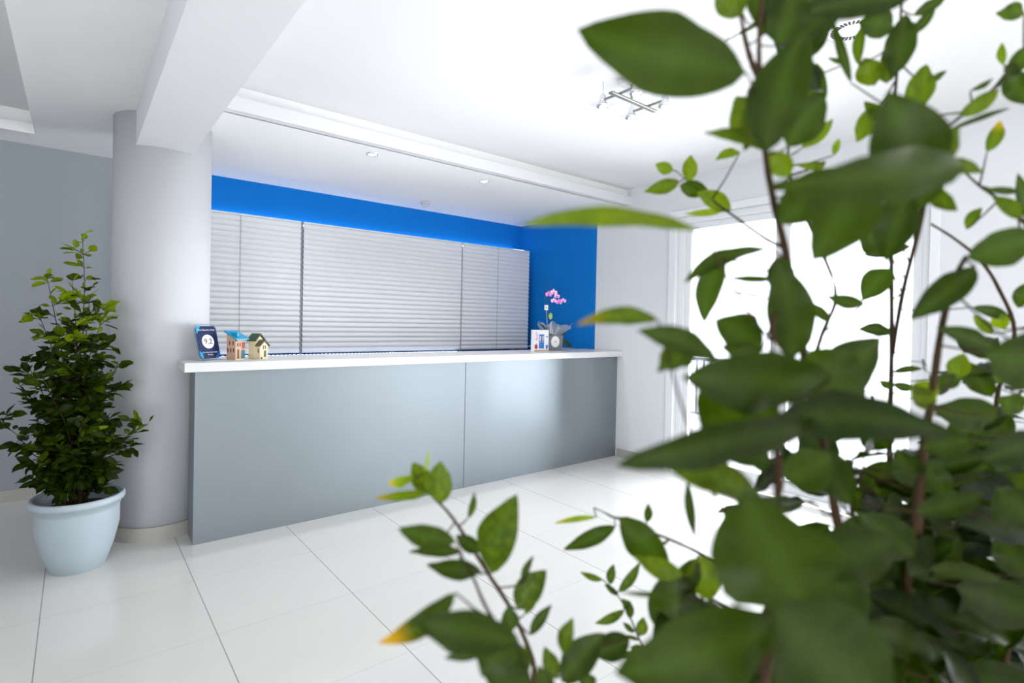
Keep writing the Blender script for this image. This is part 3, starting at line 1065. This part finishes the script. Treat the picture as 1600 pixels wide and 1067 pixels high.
bm = prism(bmesh.new(), [(-0.035 + 0.026 * math.cos(2 * PI * i / 20), 0.345 + 0.032 * math.sin(2 * PI * i / 20)) for i in range(20)], 0, 0.002)
bm.transform(Matrix.Translation((0, -0.03, 0)) @ Matrix.Rotation(PI / 2, 4, 'X'))
obj('plant_tag', local(bm, oc), M['lime'], oc, label='round lime green plant tag')

# ------------------------------------------------------------------ potted ficus by the column
def pot_profile(rt, rb, h):
    return [(rb * 0.96, 0.0), (rb, 0.004), (rb + (rt - rb) * 0.42, h * 0.28), (rb + (rt - rb) * 0.72, h * 0.58), (rt * 0.885, h * 0.80), (rt * 0.89, h * 0.835),
            (rt * 0.905, h * 0.84), (rt * 0.915, h * 0.895), (rt * 0.985, h * 0.905), (rt, h * 0.93), (rt * 0.995, h * 0.975), (rt * 0.96, h),
            (rt * 0.90, h * 0.985), (rt * 0.865, h * 0.93), (rt * 0.82, h * 0.75)]


def make_pot(t, x, y, rt, rb, h, m):
    bm = bmesh.new()
    lathe(bm, pot_profile(rt, rb, h), x, y, 64, cap=False)
    obj('pot', bm, m, t, smooth=True)
    bm = bmesh.new()
    rs = rt * 0.835
    rings = []
    for j in range(9):
        r = rs * j / 8
        rings.append([bm.verts.new((x + r * math.cos(2 * PI * i / 40), y + r * math.sin(2 * PI * i / 40),
                                    h * 0.80 + 0.012 * noise.noise(Vector((r * 40, i * 1.3, 0))) * (j < 8))) for i in range(40)] if j else [bm.verts.new((x, y, h * 0.81))])
    for i in range(40):
        bm.faces.new((rings[0][0], rings[1][i], rings[1][(i + 1) % 40]))
    for j in range(1, 8):
        for i in range(40):
            bm.faces.new((rings[j][i], rings[j + 1][i], rings[j + 1][(i + 1) % 40], rings[j][(i + 1) % 40]))
    obj('soil', bm, M['soil'], t, smooth=True)
    bm = lathe(bmesh.new(), [(rb * 0.95, 0.0005), (rb * 0.95, 0.01)], x, y, 40)
    obj('pot_base', bm, m, t)


P1 = Vector((0.020, 3.72, 0))
fp = thing('potted_ficus', 'bushy ficus in a pale blue-white plastic pot on the floor beside the column', 'potted plant', P1)
make_pot(fp, P1.x, P1.y, 0.208, 0.122, 0.392, M['pot'])
rnd = random.Random(11)


def px_at_y(px, py, y):
    d = FW + RX * ((px - PX) / FPX) - UP * ((py - PY) / FPX)
    return CAMP + d * (y / d.y)


# main shoots: pixel of the tip, number of side twigs
shoots = [((115, 365), 0.0, 24), ((150, 462), 0.05, 12), ((72, 432), -0.03, 14), ((52, 492), 0.08, 12), ((172, 500), -0.10, 12), ((100, 500), -0.15, 12),
          ((188, 572), -0.02, 11), ((236, 660), -0.02, 10), ((12, 598), 0.0, 11), ((4, 655), -0.05, 10), ((60, 585), -0.18, 12), ((135, 560), -0.20, 12),
          ((110, 600), 0.18, 10), ((75, 640), 0.15, 10), ((160, 640), 0.12, 10), ((40, 560), 0.15, 10), ((130, 480), 0.12, 10), ((100, 690), -0.17, 9), ((165, 690), -0.10, 8), ((62, 700), -0.12, 8), ((135, 665), -0.2, 9),
          ((85, 560), -0.12, 10), ((150, 600), -0.15, 10), ((110, 440), 0.03, 8)]
for si, ((tx, ty), dy, nt_) in enumerate(shoots):
    a = si * 2.4
    base = P1 + Vector((0.035 * math.cos(a), 0.03 * math.sin(a), 0.30))
    tip = px_at_y(tx, ty, P1.y + dy)
    H = tip.z - base.z
    side = Vector((tip.x - P1.x, tip.y - P1.y, 0))
    pts = []
    for k in range(7):
        u = k / 6
        pts.append(tuple(base + Vector((0, 0, H * u)) + side * (u ** 1.25 * 0.6 + 0.4 * u ** 2.6) * 1.0 + Vector((rnd.gauss(0, 0.006), rnd.gauss(0, 0.006), 0)) * (0 < k < 6)))
    P = [Vector(p) for p in smooth_path(pts, 4)]
    bm = bmesh.new()
    r0 = 0.0055 if H > 0.7 else 0.0035
    tube(bm, P, [r0 * (1 - 0.86 * i / (len(P) - 1)) + 0.0004 for i in range(len(P))], 6)
    lv = bmesh.new()
    nn = len(P)

    def add_leaf(p, out, size, u, tall):
        d = (out + Vector((rnd.gauss(0, .35), rnd.gauss(0, .35), rnd.gauss(0.0, .35)))).normalized()
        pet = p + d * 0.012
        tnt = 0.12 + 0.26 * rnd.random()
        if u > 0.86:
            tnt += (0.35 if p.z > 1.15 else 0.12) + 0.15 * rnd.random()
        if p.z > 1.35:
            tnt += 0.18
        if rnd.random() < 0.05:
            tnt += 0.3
        tube(bm, [p, pet], 0.0009, 4)
        leaf(lv, pet, pet + d * size, size * (0.52 + 0.14 * rnd.random()), Vector((rnd.gauss(0, .35), rnd.gauss(-0.2, .35), 1)), roll=rnd.gauss(0, .35), droop=-0.10 + 0.12 * rnd.random(),
             fold=0.3, tint=min(1, tnt), ns=6)
    u0 = 0.20 if H > 0.7 else 0.26
    for k in range(nt_):
        u = u0 + (1 - u0) * (k + 0.5) / nt_
        p = P[min(nn - 1, int(u * (nn - 1)))]
        ang = k * 2.4 + si
        out = Vector((math.cos(ang), math.sin(ang), 0.45 - 0.3 * (1 - u)))
        # side twig
        ln = (0.125 * (1.0 - 0.55 * u)) * (0.6 + 0.7 * rnd.random())
        if ty < 400:
            ln *= 0.62
        q = p + out.normalized() * ln + Vector((0, 0, 0.010))
        tube(bm, [p, (p + q) / 2 + Vector((0, 0, 0.004)), q], [0.0018, 0.0014, 0.0008], 4)
        nl = max(3, int(ln / 0.0085))
        for j in range(nl):
            f_ = (j + 1) / nl
            aa = ang + (1 if j % 2 else -1) * (1.0 - 0.5 * f_)
            add_leaf(p.lerp(q, f_), Vector((math.cos(aa), math.sin(aa), 0.25 - 1.1 * rnd.random() * (u < 0.8))), 0.058 + 0.022 * rnd.random(), max(u, f_ * 0.7), H)
    for j in range(7):
        f_ = 1 - j * 0.03
        p = P[int(f_ * (nn - 1))]
        add_leaf(p, Vector((math.cos(j * 2.4), math.sin(j * 2.4), 1.0 - 0.1 * j)), 0.034 + 0.012 * rnd.random(), 1, H)
    st = obj('stem', bm, M['bark'], fp, smooth=True)
    obj('foliage', lv, M['leaf'], st)

# ------------------------------------------------------------------ big ficus close to the camera
P2 = Vector((0.66, 0.17, 0))
fb = thing('potted_ficus', 'tall ficus filling the right foreground, big leaves close up, before the glazed door', 'potted plant', P2)
make_pot(fb, P2.x, P2.y, 0.21, 0.125, 0.40, M['pot'])
#        radius, root?, points (px, py, distance)
branches = {
    'A': (0.0042, True, [(1200, 1130, .40), (1211, 1000, .38), (1214, 950, .37), (1216, 860, .37), (1216, 760, .37), (1214, 660, .37), (1210, 600, .38), (1206, 520, .40), (1214, 450, .43), (1222, 400, .46)]),
    'B': (0.0048, True, [(1385, 1130, .52), (1345, 950, .52), (1318, 860, .51), (1300, 770, .50), (1285, 680, .50), (1262, 590, .49), (1245, 480, .48), (1226, 385, .46), (1208, 310, .44), (1196, 240, .43),
                         (1189, 150, .42), (1186, 70, .42), (1190, 0, .42), (1200, -60, .42)]),
    'B2': (0.0030, False, [(1190, 130, .42), (1172, 90, .43), (1160, 40, .44), (1150, -30, .45)]),
    'C': (0.0040, True, [(1395, 1130, .75), (1388, 900, .74), (1390, 700, .73), (1393, 560, .72), (1393, 450, .70), (1392, 320, .68), (1388, 230, .66), (1398, 150, .62), (1404, 80, .58), (1410, -20, .55)]),
    'D': (0.0062, True, [(1400, 1130, .52), (1412, 980, .51), (1428, 860, .50), (1436, 760, .50), (1446, 680, .50), (1456, 620, .50), (1470, 520, .48), (1490, 440, .46), (1510, 400, .45)]),
    'E': (0.0045, True, [(1490, 1130, .80), (1510, 950, .80), (1530, 840, .79), (1542, 760, .78), (1552, 690, .78), (1560, 610, .76), (1585, 520, .72), (1560, 450, .70), (1530, 405, .68), (1490, 372, .66), (1455, 350, .65)]),
    'E2': (0.0035, True, [(1560, 1130, .62), (1580, 960, .62), (1600, 860, .62), (1630, 700, .62), (1640, 500, .60), (1620, 380, .58), (1570, 320, .55), (1530, 290, .54), (1500, 262, .53)]),
    'F': (0.0030, True, [(860, 1130, .56), (832, 1030, .54), (800, 955, .52), (762, 895, .51), (728, 840, .51), (700, 800, .51), (668, 768, .51), (648, 745, .51)]),
    'F2': (0.0028, True, [(850, 1130, .42), (826, 1060, .41), (806, 1010, .40), (775, 975, .40), (755, 940, .42), (738, 900, .44), (718, 870, .46)]),
    'G': (0.0022, False, [(1300, 960, .60), (1230, 942, .60), (1160, 908, .60), (1100, 868, .61), (1040, 840, .62), (990, 822, .62), (960, 808, .62), (928, 793, .62)]),
    'G2': (0.0022, False, [(1300, 1010, .58), (1180, 965, .56), (1120, 940, .55), (1070, 905, .55), (1030, 880, .56)]),
    'H': (0.0020, True, [(1080, 1130, .66), (1030, 1045, .66), (1002, 1005, .67), (985, 965, .68), (965, 930, .68), (945, 908, .68)]),
    'I': (0.0018, False, [(1222, 385, .47), (1195, 372, .55), (1150, 340, .62), (1112, 312, .64), (1080, 288, .65), (1058, 268, .66)]),
    'J': (0.0022, False, [(1262, 590, .49), (1285, 520, .55), (1305, 450, .60), (1255, 330, .62), (1232, 260, .62), (1238, 180, .62), (1252, 90, .62), (1262, 30, .62)]),
    'K': (0.0026, False, [(1393, 560, .72), (1410, 460, .60), (1440, 340, .50), (1450, 260, .45), (1470, 210, .48), (1510, 175, .52), (1560, 130, .54), (1600, 80, .55)]),
    'L': (0.0026, False, [(1216, 860, .37), (1180, 860, .34), (1130, 800, .33), (1100, 740, .34)]),
    'C2': (0.0040, True, [(1470, 1130, .70), (1462, 1000, .70), (1450, 880, .69), (1470, 800, .68), (1500, 740, .67)]),
    'D2': (0.0040, True, [(1350, 1130, .62), (1362, 1000, .62), (1350, 880, .62), (1330, 790, .60), (1352, 730, .58)]),
    'E3': (0.0035, True, [(1600, 1130, .9), (1600, 1000, .9), (1570, 900, .88), (1600, 800, .86)]),
    'N': (0.0018, False, [(893 + 0, 1130, .50), (885, 1060, .49), (880, 1020, .49)]),
}
# leaves: base px,py  tip px,py  width px  distance  tip depth offset  roll deg  bow px  tint  [yellow]
LV = {
    'B': [
        (1166, 112, 900, 46, 112, .345, -.02, 12, -12, .30), (1098, 362, 812, 352, 30, .33, -.03, 30, 24, .55),
        (1215, 72, 1245, -25, 64, .42, 0, 10, 0, .25), (1192, 42, 1178, -25, 34, .43, 0, 20, 0, .35), (1195, 238, 1262, 40, 84, .39, 0, -12, -14, .35),
        (1196, 238, 1150, 150, 68, .42, .02, 15, 6, .55), (1198, 228, 1100, 208, 20, .42, 0, 25, 8, .6), (1160, 208, 1098, 205, 7, .43, 0, 30, -8, .4),
        (1216, 350, 1302, 262, 66, .42, 0, 10, 6, .5), (1234, 275, 1203, 236, 34, .45, 0, 0, 0, .55), (1200, 150, 1162, 236, 40, .44, 0, 0, 0, .4),
        (1205, 388, 1068, 442, 26, .46, -.02, 30, 22, .30), (1130, 402, 1100, 505, 40, .45, 0, 10, 12, .30), (1208, 436, 1138, 434, 12, .46, 0, 20, -3, .25),
        (1192, 545, 1116, 500, 62, .44, 0, 10, 8, .35), (1240, 560, 1214, 405, 66, .42, -.02, 12, 8, .25), (1205, 468, 1125, 455, 5, .46, 0, 20, 3, .2),
        (1262, 608, 1378, 528, 72, .44, 0, 18, 8, .32), (1264, 548, 1352, 648, 92, .42, -.02, -20, 10, .35), (1350, 475, 1290, 463, 22, .52, 0, 5, -4, .3),
        (1296, 503, 1268, 473, 16, .53, 0, 0, 0, .3), (1290, 700, 1330, 790, 56, .46, 0, 10, 8, .3), (1320, 760, 1252, 700, 60, .47, 0, 0, 0, .45),
        (1230, 230, 1290, 150, 62, .48, 0, 10, -8, .35), (1330, 130, 1300, 30, 14, .5, 0, 0, 0, .2), (1310, 870, 1370, 800, 50, .5, 0, 0, 0, .35),
        (1340, 900, 1280, 830, 70, .5, 0, 0, 0, .3), (1330, 900, 1400, 960, 70, .5, 0, 0, 0, .15), (1186, 60, 1215, -20, 30, .43, 0, 0, 0, .3),
    ],
    'B2': [(1158, 26, 1126, -28, 50, .44, 0, 0, 0, .6), (1152, -10, 1170, -60, 40, .44, 0, 0, 0, .4)],
    'A': [
        (1028, 500, 900, 508, 27, .35, -.02, 20, 15, .52, .5), (1120, 560, 995, 516, 40, .34, -.01, 15, 10, .40), (1085, 540, 1028, 582, 44, .35, 0, 40, 0, .45),
        (1296, 596, 1064, 588, 94, .32, -.02, -25, 0, .22), (1180, 590, 1112, 706, 118, .335, 0, -15, 8, .50), (1285, 662, 962, 728, 62, .31, -.03, -30, 14, .22),
        (1212, 652, 1492, 676, 74, .31, -.01, -30, -12, .20), (1195, 782, 1016, 712, 58, .34, -.01, 20, 10, .55), (1252, 945, 1160, 768, 186, .265, -.01, -14, 0, .22),
        (1236, 885, 1402, 842, 84, .31, .02, -15, 12, .28), (1226, 952, 1352, 880, 116, .34, .02, 10, 6, .30), (1212, 978, 962, 1052, 118, .30, -.02, -22, -10, .30),
        (1206, 946, 1395, 1130, 178, .27, -.01, -8, 6, .25), (1190, 738, 1186, 696, 30, .42, 0, 0, 0, .30), (1225, 750, 1300, 712, 66, .42, 0, 0, 6, .45),
        (1150, 1020, 1060, 1100, 130, .33, 0, 0, 0, .25), (1216, 530, 1252, 452, 44, .43, 0, 0, 0, .20), (1206, 720, 1100, 690, 40, .36, 0, 0, 0, .4),
        (1190, 560, 1126, 540, 30, .40, 0, 0, 0, .35), (1216, 400, 1225, 470, 40, .44, 0, 0, 0, .2), (1180, 1100, 1000, 1110, 120, .34, 0, 0, 0, .3)],
    'L': [(1140, 800, 1225, 775, 30, .33, 0, 0, 8, .3), (1074, 752, 1086, 840, 16, .42, 0, 0, 3, .3)],
    'I': [(1052, 266, 1024, 256, 19, .66, 0, 10, -3, .65), (1076, 284, 1079, 242, 23, .66, 0, 10, 0, .62), (1062, 284, 1006, 300, 22, .65, 0, 10, -2, .62),
          (1062, 290, 1108, 300, 26, .65, 0, 10, 0, .55), (1142, 328, 1088, 300, 28, .64, 0, 0, 4, .5), (1132, 328, 1070, 334, 11, .64, 0, 10, -3, .7),
          (1156, 238, 1118, 250, 15, .6, 0, 20, 6, .7)],
    'J': [(1252, 232, 1302, 186, 20, .6, 0, 0, 4, .55), (1302, 243, 1311, 216, 11, .6, 0, 0, 0, .6), (1290, 254, 1243, 256, 12, .6, 0, 0, -7, .65),
          (1238, 205, 1278, 98, 52, .58, 0, 0, 5, .45), (1238, 188, 1287, 150, 34, .58, 0, 0, 4, .45), (1260, 56, 1300, -14, 52, .5, 0, 0, 5, .4), (1310, 18, 1272, 78, 13, .52, 0, 10, 0, .3),
          (1260, 40, 1235, -20, 40, .55, 0, 0, 0, .4), (1290, 252, 1270, 270, 10, .6, 0, 0, 0, .5)],
    'C': [(1396, 118, 1414, 22, 42, .55, 0, 0, 3, .42), (1396, 42, 1342, 34, 44, .54, 0, 10, 3, .50), (1342, 102, 1352, 34, 17, .55, 0, 0, -8, .60), (1366, 133, 1350, 90, 38, .56, 0, 0, 0, .52),
          (1386, 130, 1386, 88, 28, .56, 0, 0, 0, .42), (1326, 98, 1293, 90, 8, .57, 0, 0, -2, .5), (1426, 24, 1478, -4, 18, .55, 0, 0, 0, .4), (1424, 56, 1462, 12, 16, .55, 0, 0, 0, .4),
          (1424, 178, 1447, 100, 38, .56, 0, 0, 4, .50), (1446, 132, 1480, 110, 11, .56, 0, 10, 0, .4), (1372, 168, 1338, 222, 32, .6, 0, 0, 0, .65), (1392, 200, 1350, 158, 24, .6, 0, 0, 0, .5),
          (1350, 398, 1424, 384, 20, .66, 0, 5, 0, .25), (1393, 400, 1350, 350, 50, .6, 0, 0, 0, .35), (1393, 420, 1346, 470, 40, .62, 0, 0, 6, .32), (1393, 340, 1420, 300, 30, .6, 0, 0, 0, .3),
          (1394, 582, 1442, 576, 11, .68, 0, 0, -4, .4), (1394, 600, 1432, 606, 14, .68, 0, 0, 3, .4), (1392, 470, 1420, 450, 3, .7, 0, 0, 0, .3), (1393, 380, 1416, 370, 3, .7, 0, 0, 0, .3),
          (1394, 520, 1340, 515, 20, .66, 0, 20, 4, .25), (1392, 606, 1374, 594, 12, .68, 0, 0, 0, .3), (1390, 700, 1340, 660, 46, .66, 0, 0, 0, .3), (1390, 720, 1350, 790, 50, .66, 0, 0, 0, .3),
          (1388, 800, 1420, 850, 50, .7, 0, 0, 0, .15), (1388, 120, 1400, 60, 30, .58, 0, 0, 0, .4), (1398, 60, 1440, 40, 26, .56, 0, 0, 0, .6)],
    'K': [(1425, -8, 1248, 22, 52, .42, 0, 15, 6, .22), (1350, 276, 1272, 408, 100, .37, -.02, -10, 8, .30), (1508, 262, 1200, 290, 74, .33, -.03, -25, 8, .30), (1440, 300, 1386, 142, 100, .37, -.01, 10, 4, .30),
          (1404, 276, 1500, 200, 52, .38, 0, 10, 6, .50), (1450, 264, 1538, 270, 24, .43, 0, -8, -12, .45), (1498, 182, 1562, 138, 24, .5, 0, 8, 4, .45), (1516, 142, 1552, 122, 9, .52, 0, 0, 4, .4),
          (1440, 240, 1360, 250, 70, .38, 0, 0, 0, .35), (1600, 20, 1556, 20, 26, .55, 0, 0, 4, .4), (1568, 102, 1566, 66, 12, .55, 0, 0, -3, .55), (1572, 112, 1614, 164, 38, .52, 0, 0, 0, .4),
          (1580, 122, 1606, 70, 26, .52, 0, 0, 0, .35), (1574, 118, 1590, 98, 22, .52, 0, 0, 0, .3), (1542, 238, 1562, 188, 20, .55, 0, 0, 5, .5, .7), (1476, 206, 1580, 168, 9, .5, 0, 20, -5, .3),
          (1452, 290, 1496, 330, 26, .45, 0, 20, 4, .6), (1420, 300, 1385, 410, 60, .40, 0, 0, 6, .30), (1430, 330, 1470, 250, 40, .44, 0, 0, 0, .35), (1455, 204, 1452, 196, 6, .5, 0, 0, 0, .9)],
    'E': [(1512, 404, 1624, 362, 56, .42, 0, 10, 6, .40), (1524, 416, 1420, 500, 44, .44, -.01, 10, -6, .28), (1510, 358, 1534, 324, 17, .56, 0, 0, -4, .55), (1556, 548, 1462, 512, 28, .46, 0, 15, 6, .30),
          (1552, 522, 1520, 492, 16, .6, 0, 0, 0, .6), (1568, 515, 1556, 486, 22, .6, 0, 0, 0, .75), (1490, 592, 1506, 552, 30, .56, 0, 0, 0, .5), (1560, 650, 1455, 640, 52, .52, 0, -10, 0, .22),
          (1502, 648, 1516, 698, 44, .56, 0, 0, 0, .3), (1455, 600, 1506, 588, 24, .56, 0, 0, 4, .3), (1550, 620, 1500, 560, 34, .62, 0, 0, 0, .35), (1560, 600, 1575, 530, 28, .62, 0, 0, 0, .65),
          (1545, 690, 1575, 640, 40, .66, 0, 0, 0, .35), (1545, 720, 1500, 780, 44, .66, 0, 0, 0, .3), (1535, 800, 1450, 790, 32, .55, 0, 0, 0, .5), (1520, 480, 1580, 500, 18, .6, 0, 0, -5, .3)],
    'E2': [(1640, 570, 1538, 552, 96, .35, 0, 0, 0, .35), (1592, 300, 1536, 296, 12, .5, 0, 10, 0, .3), (1596, 342, 1550, 306, 22, .5, 0, 0, 5, .42), (1640, 690, 1530, 722, 52, .40, 0, -10, 8, .15),
           (1612, 350, 1590, 270, 20, .52, 0, 0, 0, .4), (1600, 400, 1575, 400, 8, .55, 0, 0, 0, .4), (1620, 820, 1556, 760, 80, .45, 0, 0, 0, .12), (1600, 900, 1560, 830, 50, .5, 0, 0, 0, .4),
           (1600, 640, 1560, 620, 36, .6, 0, 0, 0, .45), (1600, 740, 1575, 790, 50, .6, 0, 0, 0, .3), (1575, 980, 1620, 900, 60, .5, 0, 0, 0, .25), (1590, 480, 1610, 440, 26, .6, 0, 0, 0, .4)],
    'D': [(1456, 640, 1428, 600, 30, .5, 0, 0, 0, .62), (1428, 628, 1462, 594, 34, .5, 0, 0, 0, .65), (1440, 700, 1530, 680, 40, .46, 0, -15, 6, .35), (1436, 760, 1400, 700, 44, .5, 0, 0, 0, .3),
          (1428, 870, 1340, 800, 64, .46, 0, 0, 0, .25), (1420, 900, 1500, 840, 60, .48, 0, 0, 0, .35), (1462, 1024, 1332, 972, 56, .46, 0, 0, 8, .18), (1450, 890, 1568, 908, 26, .46, 0, -20, -6, .28),
          (1430, 800, 1540, 770, 36, .44, 0, -10, 6, .3), (1440, 720, 1480, 780, 44, .5, 0, 0, 0, .35), (1418, 960, 1480, 1030, 70, .5, 0, 0, 0, .15), (1412, 940, 1350, 900, 50, .52, 0, 0, 0, .15)],
    'F': [(690, 786, 688, 720, 42, .50, 0, -8, -6, .55), (668, 770, 645, 722, 32, .51, 0, 10, 0, .50), (648, 744, 606, 754, 17, .50, 0, 20, -8, .85, .6), (668, 771, 586, 778, 15, .50, 0, 30, -4, .55, .5),
          (662, 738, 670, 702, 5, .50, 0, 0, 3, .95), (766, 896, 808, 772, 62, .46, 0, 0, -16, .42), (731, 810, 741, 768, 11, .51, 0, 0, 5, .5), (750, 862, 712, 836, 24, .5, 0, 0, 0, .35),
          (712, 846, 622, 826, 36, .42, 0, 10, -6, .45), (722, 862, 638, 862, 18, .46, 0, 20, 0, .4), (808, 952, 854, 890, 42, .50, 0, 0, -6, .45), (816, 912, 834, 868, 12, .5, 0, 0, -5, .5),
          (800, 985, 794, 946, 28, .5, 0, 0, 0, .48), (828, 992, 862, 944, 18, .5, 0, 0, -2, .4), (820, 960, 842, 920, 14, .52, 0, 0, 0, .6), (700, 830, 695, 850, 10, .5, 0, 0, 0, .5)],
    'F2': [(752, 892, 666, 882, 30, .44, 0, 15, -6, .35), (712, 926, 590, 1005, 34, .38, -.02, 12, -22, .40, 1.5), (812, 1006, 650, 972, 62, .36, -.02, -30, 10, .28), (796, 988, 752, 1056, 64, .37, 0, -20, 0, .30),
           (770, 1005, 694, 1028, 20, .38, 0, 0, -6, .3), (818, 1030, 756, 1034, 28, .38, 0, 20, 0, .28), (834, 1070, 756, 1056, 46, .38, 0, 0, -4, .35), (826, 1050, 800, 1000, 30, .4, 0, 0, 0, .5),
           (860, 1090, 840, 1040, 30, .42, 0, 0, 0, .5)],
    'N': [(880, 1022, 895, 964, 25, .46, 0, 0, -6, .40), (878, 1066, 944, 988, 48, .48, 0, 0, -5, .30), (984, 996, 924, 1022, 40, .5, 0, 0, -4, .25), (925, 1080, 910, 1048, 28, .5, 0, 0, 0, .42),
          (870, 1060, 850, 1010, 26, .48, 0, 0, 0, .4)],
    'H': [(942, 906, 906, 893, 10, .68, 0, 0, -3, .62), (953, 913, 959, 881, 14, .68, 0, 0, -2, .5), (966, 930, 944, 912, 9, .68, 0, 0, 0, .5), (966, 925, 1000, 878, 15, .66, 0, 0, 5, .38),
          (976, 953, 929, 974, 14, .67, 0, 0, -5, .42), (984, 966, 984, 938, 13, .67, 0, 0, 0, .4), (1001, 993, 1006, 964, 18, .66, 0, 0, 0, .42), (990, 988, 973, 972, 9, .66, 0, 0, 0, .4),
          (1002, 1012, 953, 1026, 8, .66, 0, 0, -6, .3), (984, 950, 972, 935, 12, .67, 0, 0, 0, .5), (1010, 1030, 985, 1010, 26, .6, 0, 0, 0, .4), (1000, 1000, 975, 992, 6, .66, 0, 0, 0, .4)],
    'G': [(962, 822, 880, 859, 25, .60, 0, 8, -3, .32), (968, 808, 1046, 886, 52, .56, 0, 5, 4, .40), (932, 808, 865, 818, 9, .6, 0, 0, 3, .7, .7), (1011, 816, 1013, 786, 13, .6, 0, 0, 2, .4),
          (1092, 868, 1108, 938, 56, .52, 0, 0, 6, .55), (1088, 872, 1064, 930, 34, .52, 0, 0, 0, .5), (1045, 845, 1030, 852, 5, .6, 0, 0, 0, .3)],
    'G2': [(1068, 900, 988, 868, 30, .5, 0, 10, -6, .62), (1058, 890, 1040, 1010, 78, .52, 0, 0, -6, .25), (1100, 938, 1134, 990, 36, .52, 0, 0, 0, .35), (1060, 930, 968, 925, 8, .4, 0, 0, -2, .3),
           (1110, 950, 1060, 960, 50, .5, 0, 0, 0, .3), (1140, 960, 1180, 1000, 40, .5, 0, 0, 0, .45)],
}
bpts = {}
for k, (r, root, pts) in branches.items():
    W3 = [tuple(at(*p)) for p in pts]
    if root:
        e = Vector(W3[0])
        a = math.atan2(e.y - P2.y, e.x - P2.x)
        dd = min(0.10, (Vector((e.x, e.y)) - Vector((P2.x, P2.y))).length)
        g = Vector((P2.x + dd * 0.5 * math.cos(a), P2.y + dd * 0.5 * math.sin(a), 0.30))
        m_ = g.lerp(e, 0.5)
        m_.z += 0.02
        W3 = [tuple(g), tuple(m_)] + W3
    bpts[k] = [Vector(p) for p in smooth_path(W3, 5)]


def nearest(p, keys=None):
    best = None
    for k, P in bpts.items():
        if keys and k not in keys:
            continue
        for i, q in enumerate(P):
            d = (q - p).length
            if best is None or d < best[0]:
                best = (d, k, i)
    return best


rnd = random.Random(5)
# generic filler foliage deep in the plant: (x0, x1, y0, y1, count, dmin, dmax)
fill = [(1300, 1610, 890, 1090, 170, .48, .95), (1400, 1610, 780, 900, 75, .50, .95), (1280, 1400, 830, 900, 12, .55, .9), (1200, 1420, 940, 1090, 55, .45, .9), (1440, 1610, 680, 780, 30, .55, .95),
        (1180, 1310, 680, 800, 12, .55, .8), (1320, 1400, 700, 830, 13, .55, .85), (1530, 1610, 560, 700, 8, .6, .9), (1050, 1200, 1000, 1090, 12, .5, .7), (1460, 1560, 560, 640, 5, .65, .8),
        (1195, 1260, 0, 110, 5, .5, .65)]
extra = {k: [] for k in branches}
for (x0, x1, y0, y1, n_, d0, d1) in fill:
    for i in range(n_):
        px, py, d = x0 + (x1 - x0) * rnd.random(), y0 + (y1 - y0) * rnd.random(), d0 + (d1 - d0) * rnd.random()
        b = at(px, py, d)
        ne = nearest(b)
        if ne[0] > 0.06:
            q = bpts[ne[1]][ne[2]]
            b = q + (b - q).normalized() * (0.02 + 0.04 * rnd.random())
        extra[ne[1]].append((b, ne[2]))

wood, green = {}, {}
for k, (r, root, pts) in branches.items():
    P = bpts[k]
    n_ = len(P)
    wood[k], green[k] = bmesh.new(), bmesh.new()
    tube(wood[k], P, [max(0.0006, r * (1 - 0.72 * (i / (n_ - 1)) ** 1.2)) * (1 + 0.06 * math.sin(i * 1.7)) for i in range(n_)], 9)
for k in branches:
    P = bpts[k]
    for L in LV.get(k, []):
        bx_, by_, tx_, ty_, wd, d, dt, roll, bow, tint = L[:10]
        yel = L[10] if len(L) > 10 else 0
        b = at(bx_, by_, d)
        tp = at(tx_, ty_, d + dt)
        face = (CAMP - (b + tp) / 2).normalized()
        wreal = wd / FPX * d / math.cos(math.radians(roll)) * 1.02
        ne = nearest(b)
        leaf(green[ne[1]], b, tp, wreal, face, roll=math.radians(roll), bow=bow / FPX * d * 0.6, droop=0.06, fold=0.16,
                                   tint=max(0.05, min(1, tint + rnd.uniform(-.10, .16))), yel=yel, ns=12)
        q = bpts[ne[1]][ne[2]]
        mid = (b + q) / 2 + Vector((0, 0, -0.04 * (b - q).length))
        tube(wood[ne[1]], [q, mid, b], [0.0011 if ne[0] > .03 else 0.0008, 0.0009, 0.0007], 5)
    for (b, i) in extra[k]:
        q = P[i]
        out = (b - q)
        if out.length < 1e-4:
            out = Vector((0.01, 0, 0))
        d = (out.normalized() * 0.7 + Vector((rnd.gauss(0, .5), rnd.gauss(0, .5), rnd.gauss(-.15, .4)))).normalized()
        s = 0.062 + 0.032 * rnd.random()
        face = Vector((rnd.gauss(0, .6), rnd.gauss(-.3, .5), 0.8))
        leaf(green[k], b, b + d * s, s * (0.46 + 0.1 * rnd.random()), face, roll=rnd.gauss(0, .5), droop=0.1 * rnd.random(), fold=0.2, tint=(0.02 + 0.30 * rnd.random()), ns=8)
        tube(wood[k], [q, (b + q) / 2 + Vector((0, 0, -.006)), b], [0.0009, 0.0008, 0.0006], 5)
for k, (r, root, pts) in branches.items():
    st = obj('stem' if root else 'branch', wood[k], M['bark'], fb, smooth=True)
    if len(green[k].verts):
        obj('foliage', green[k], M['leaf'], st)
    else:
        green[k].free()
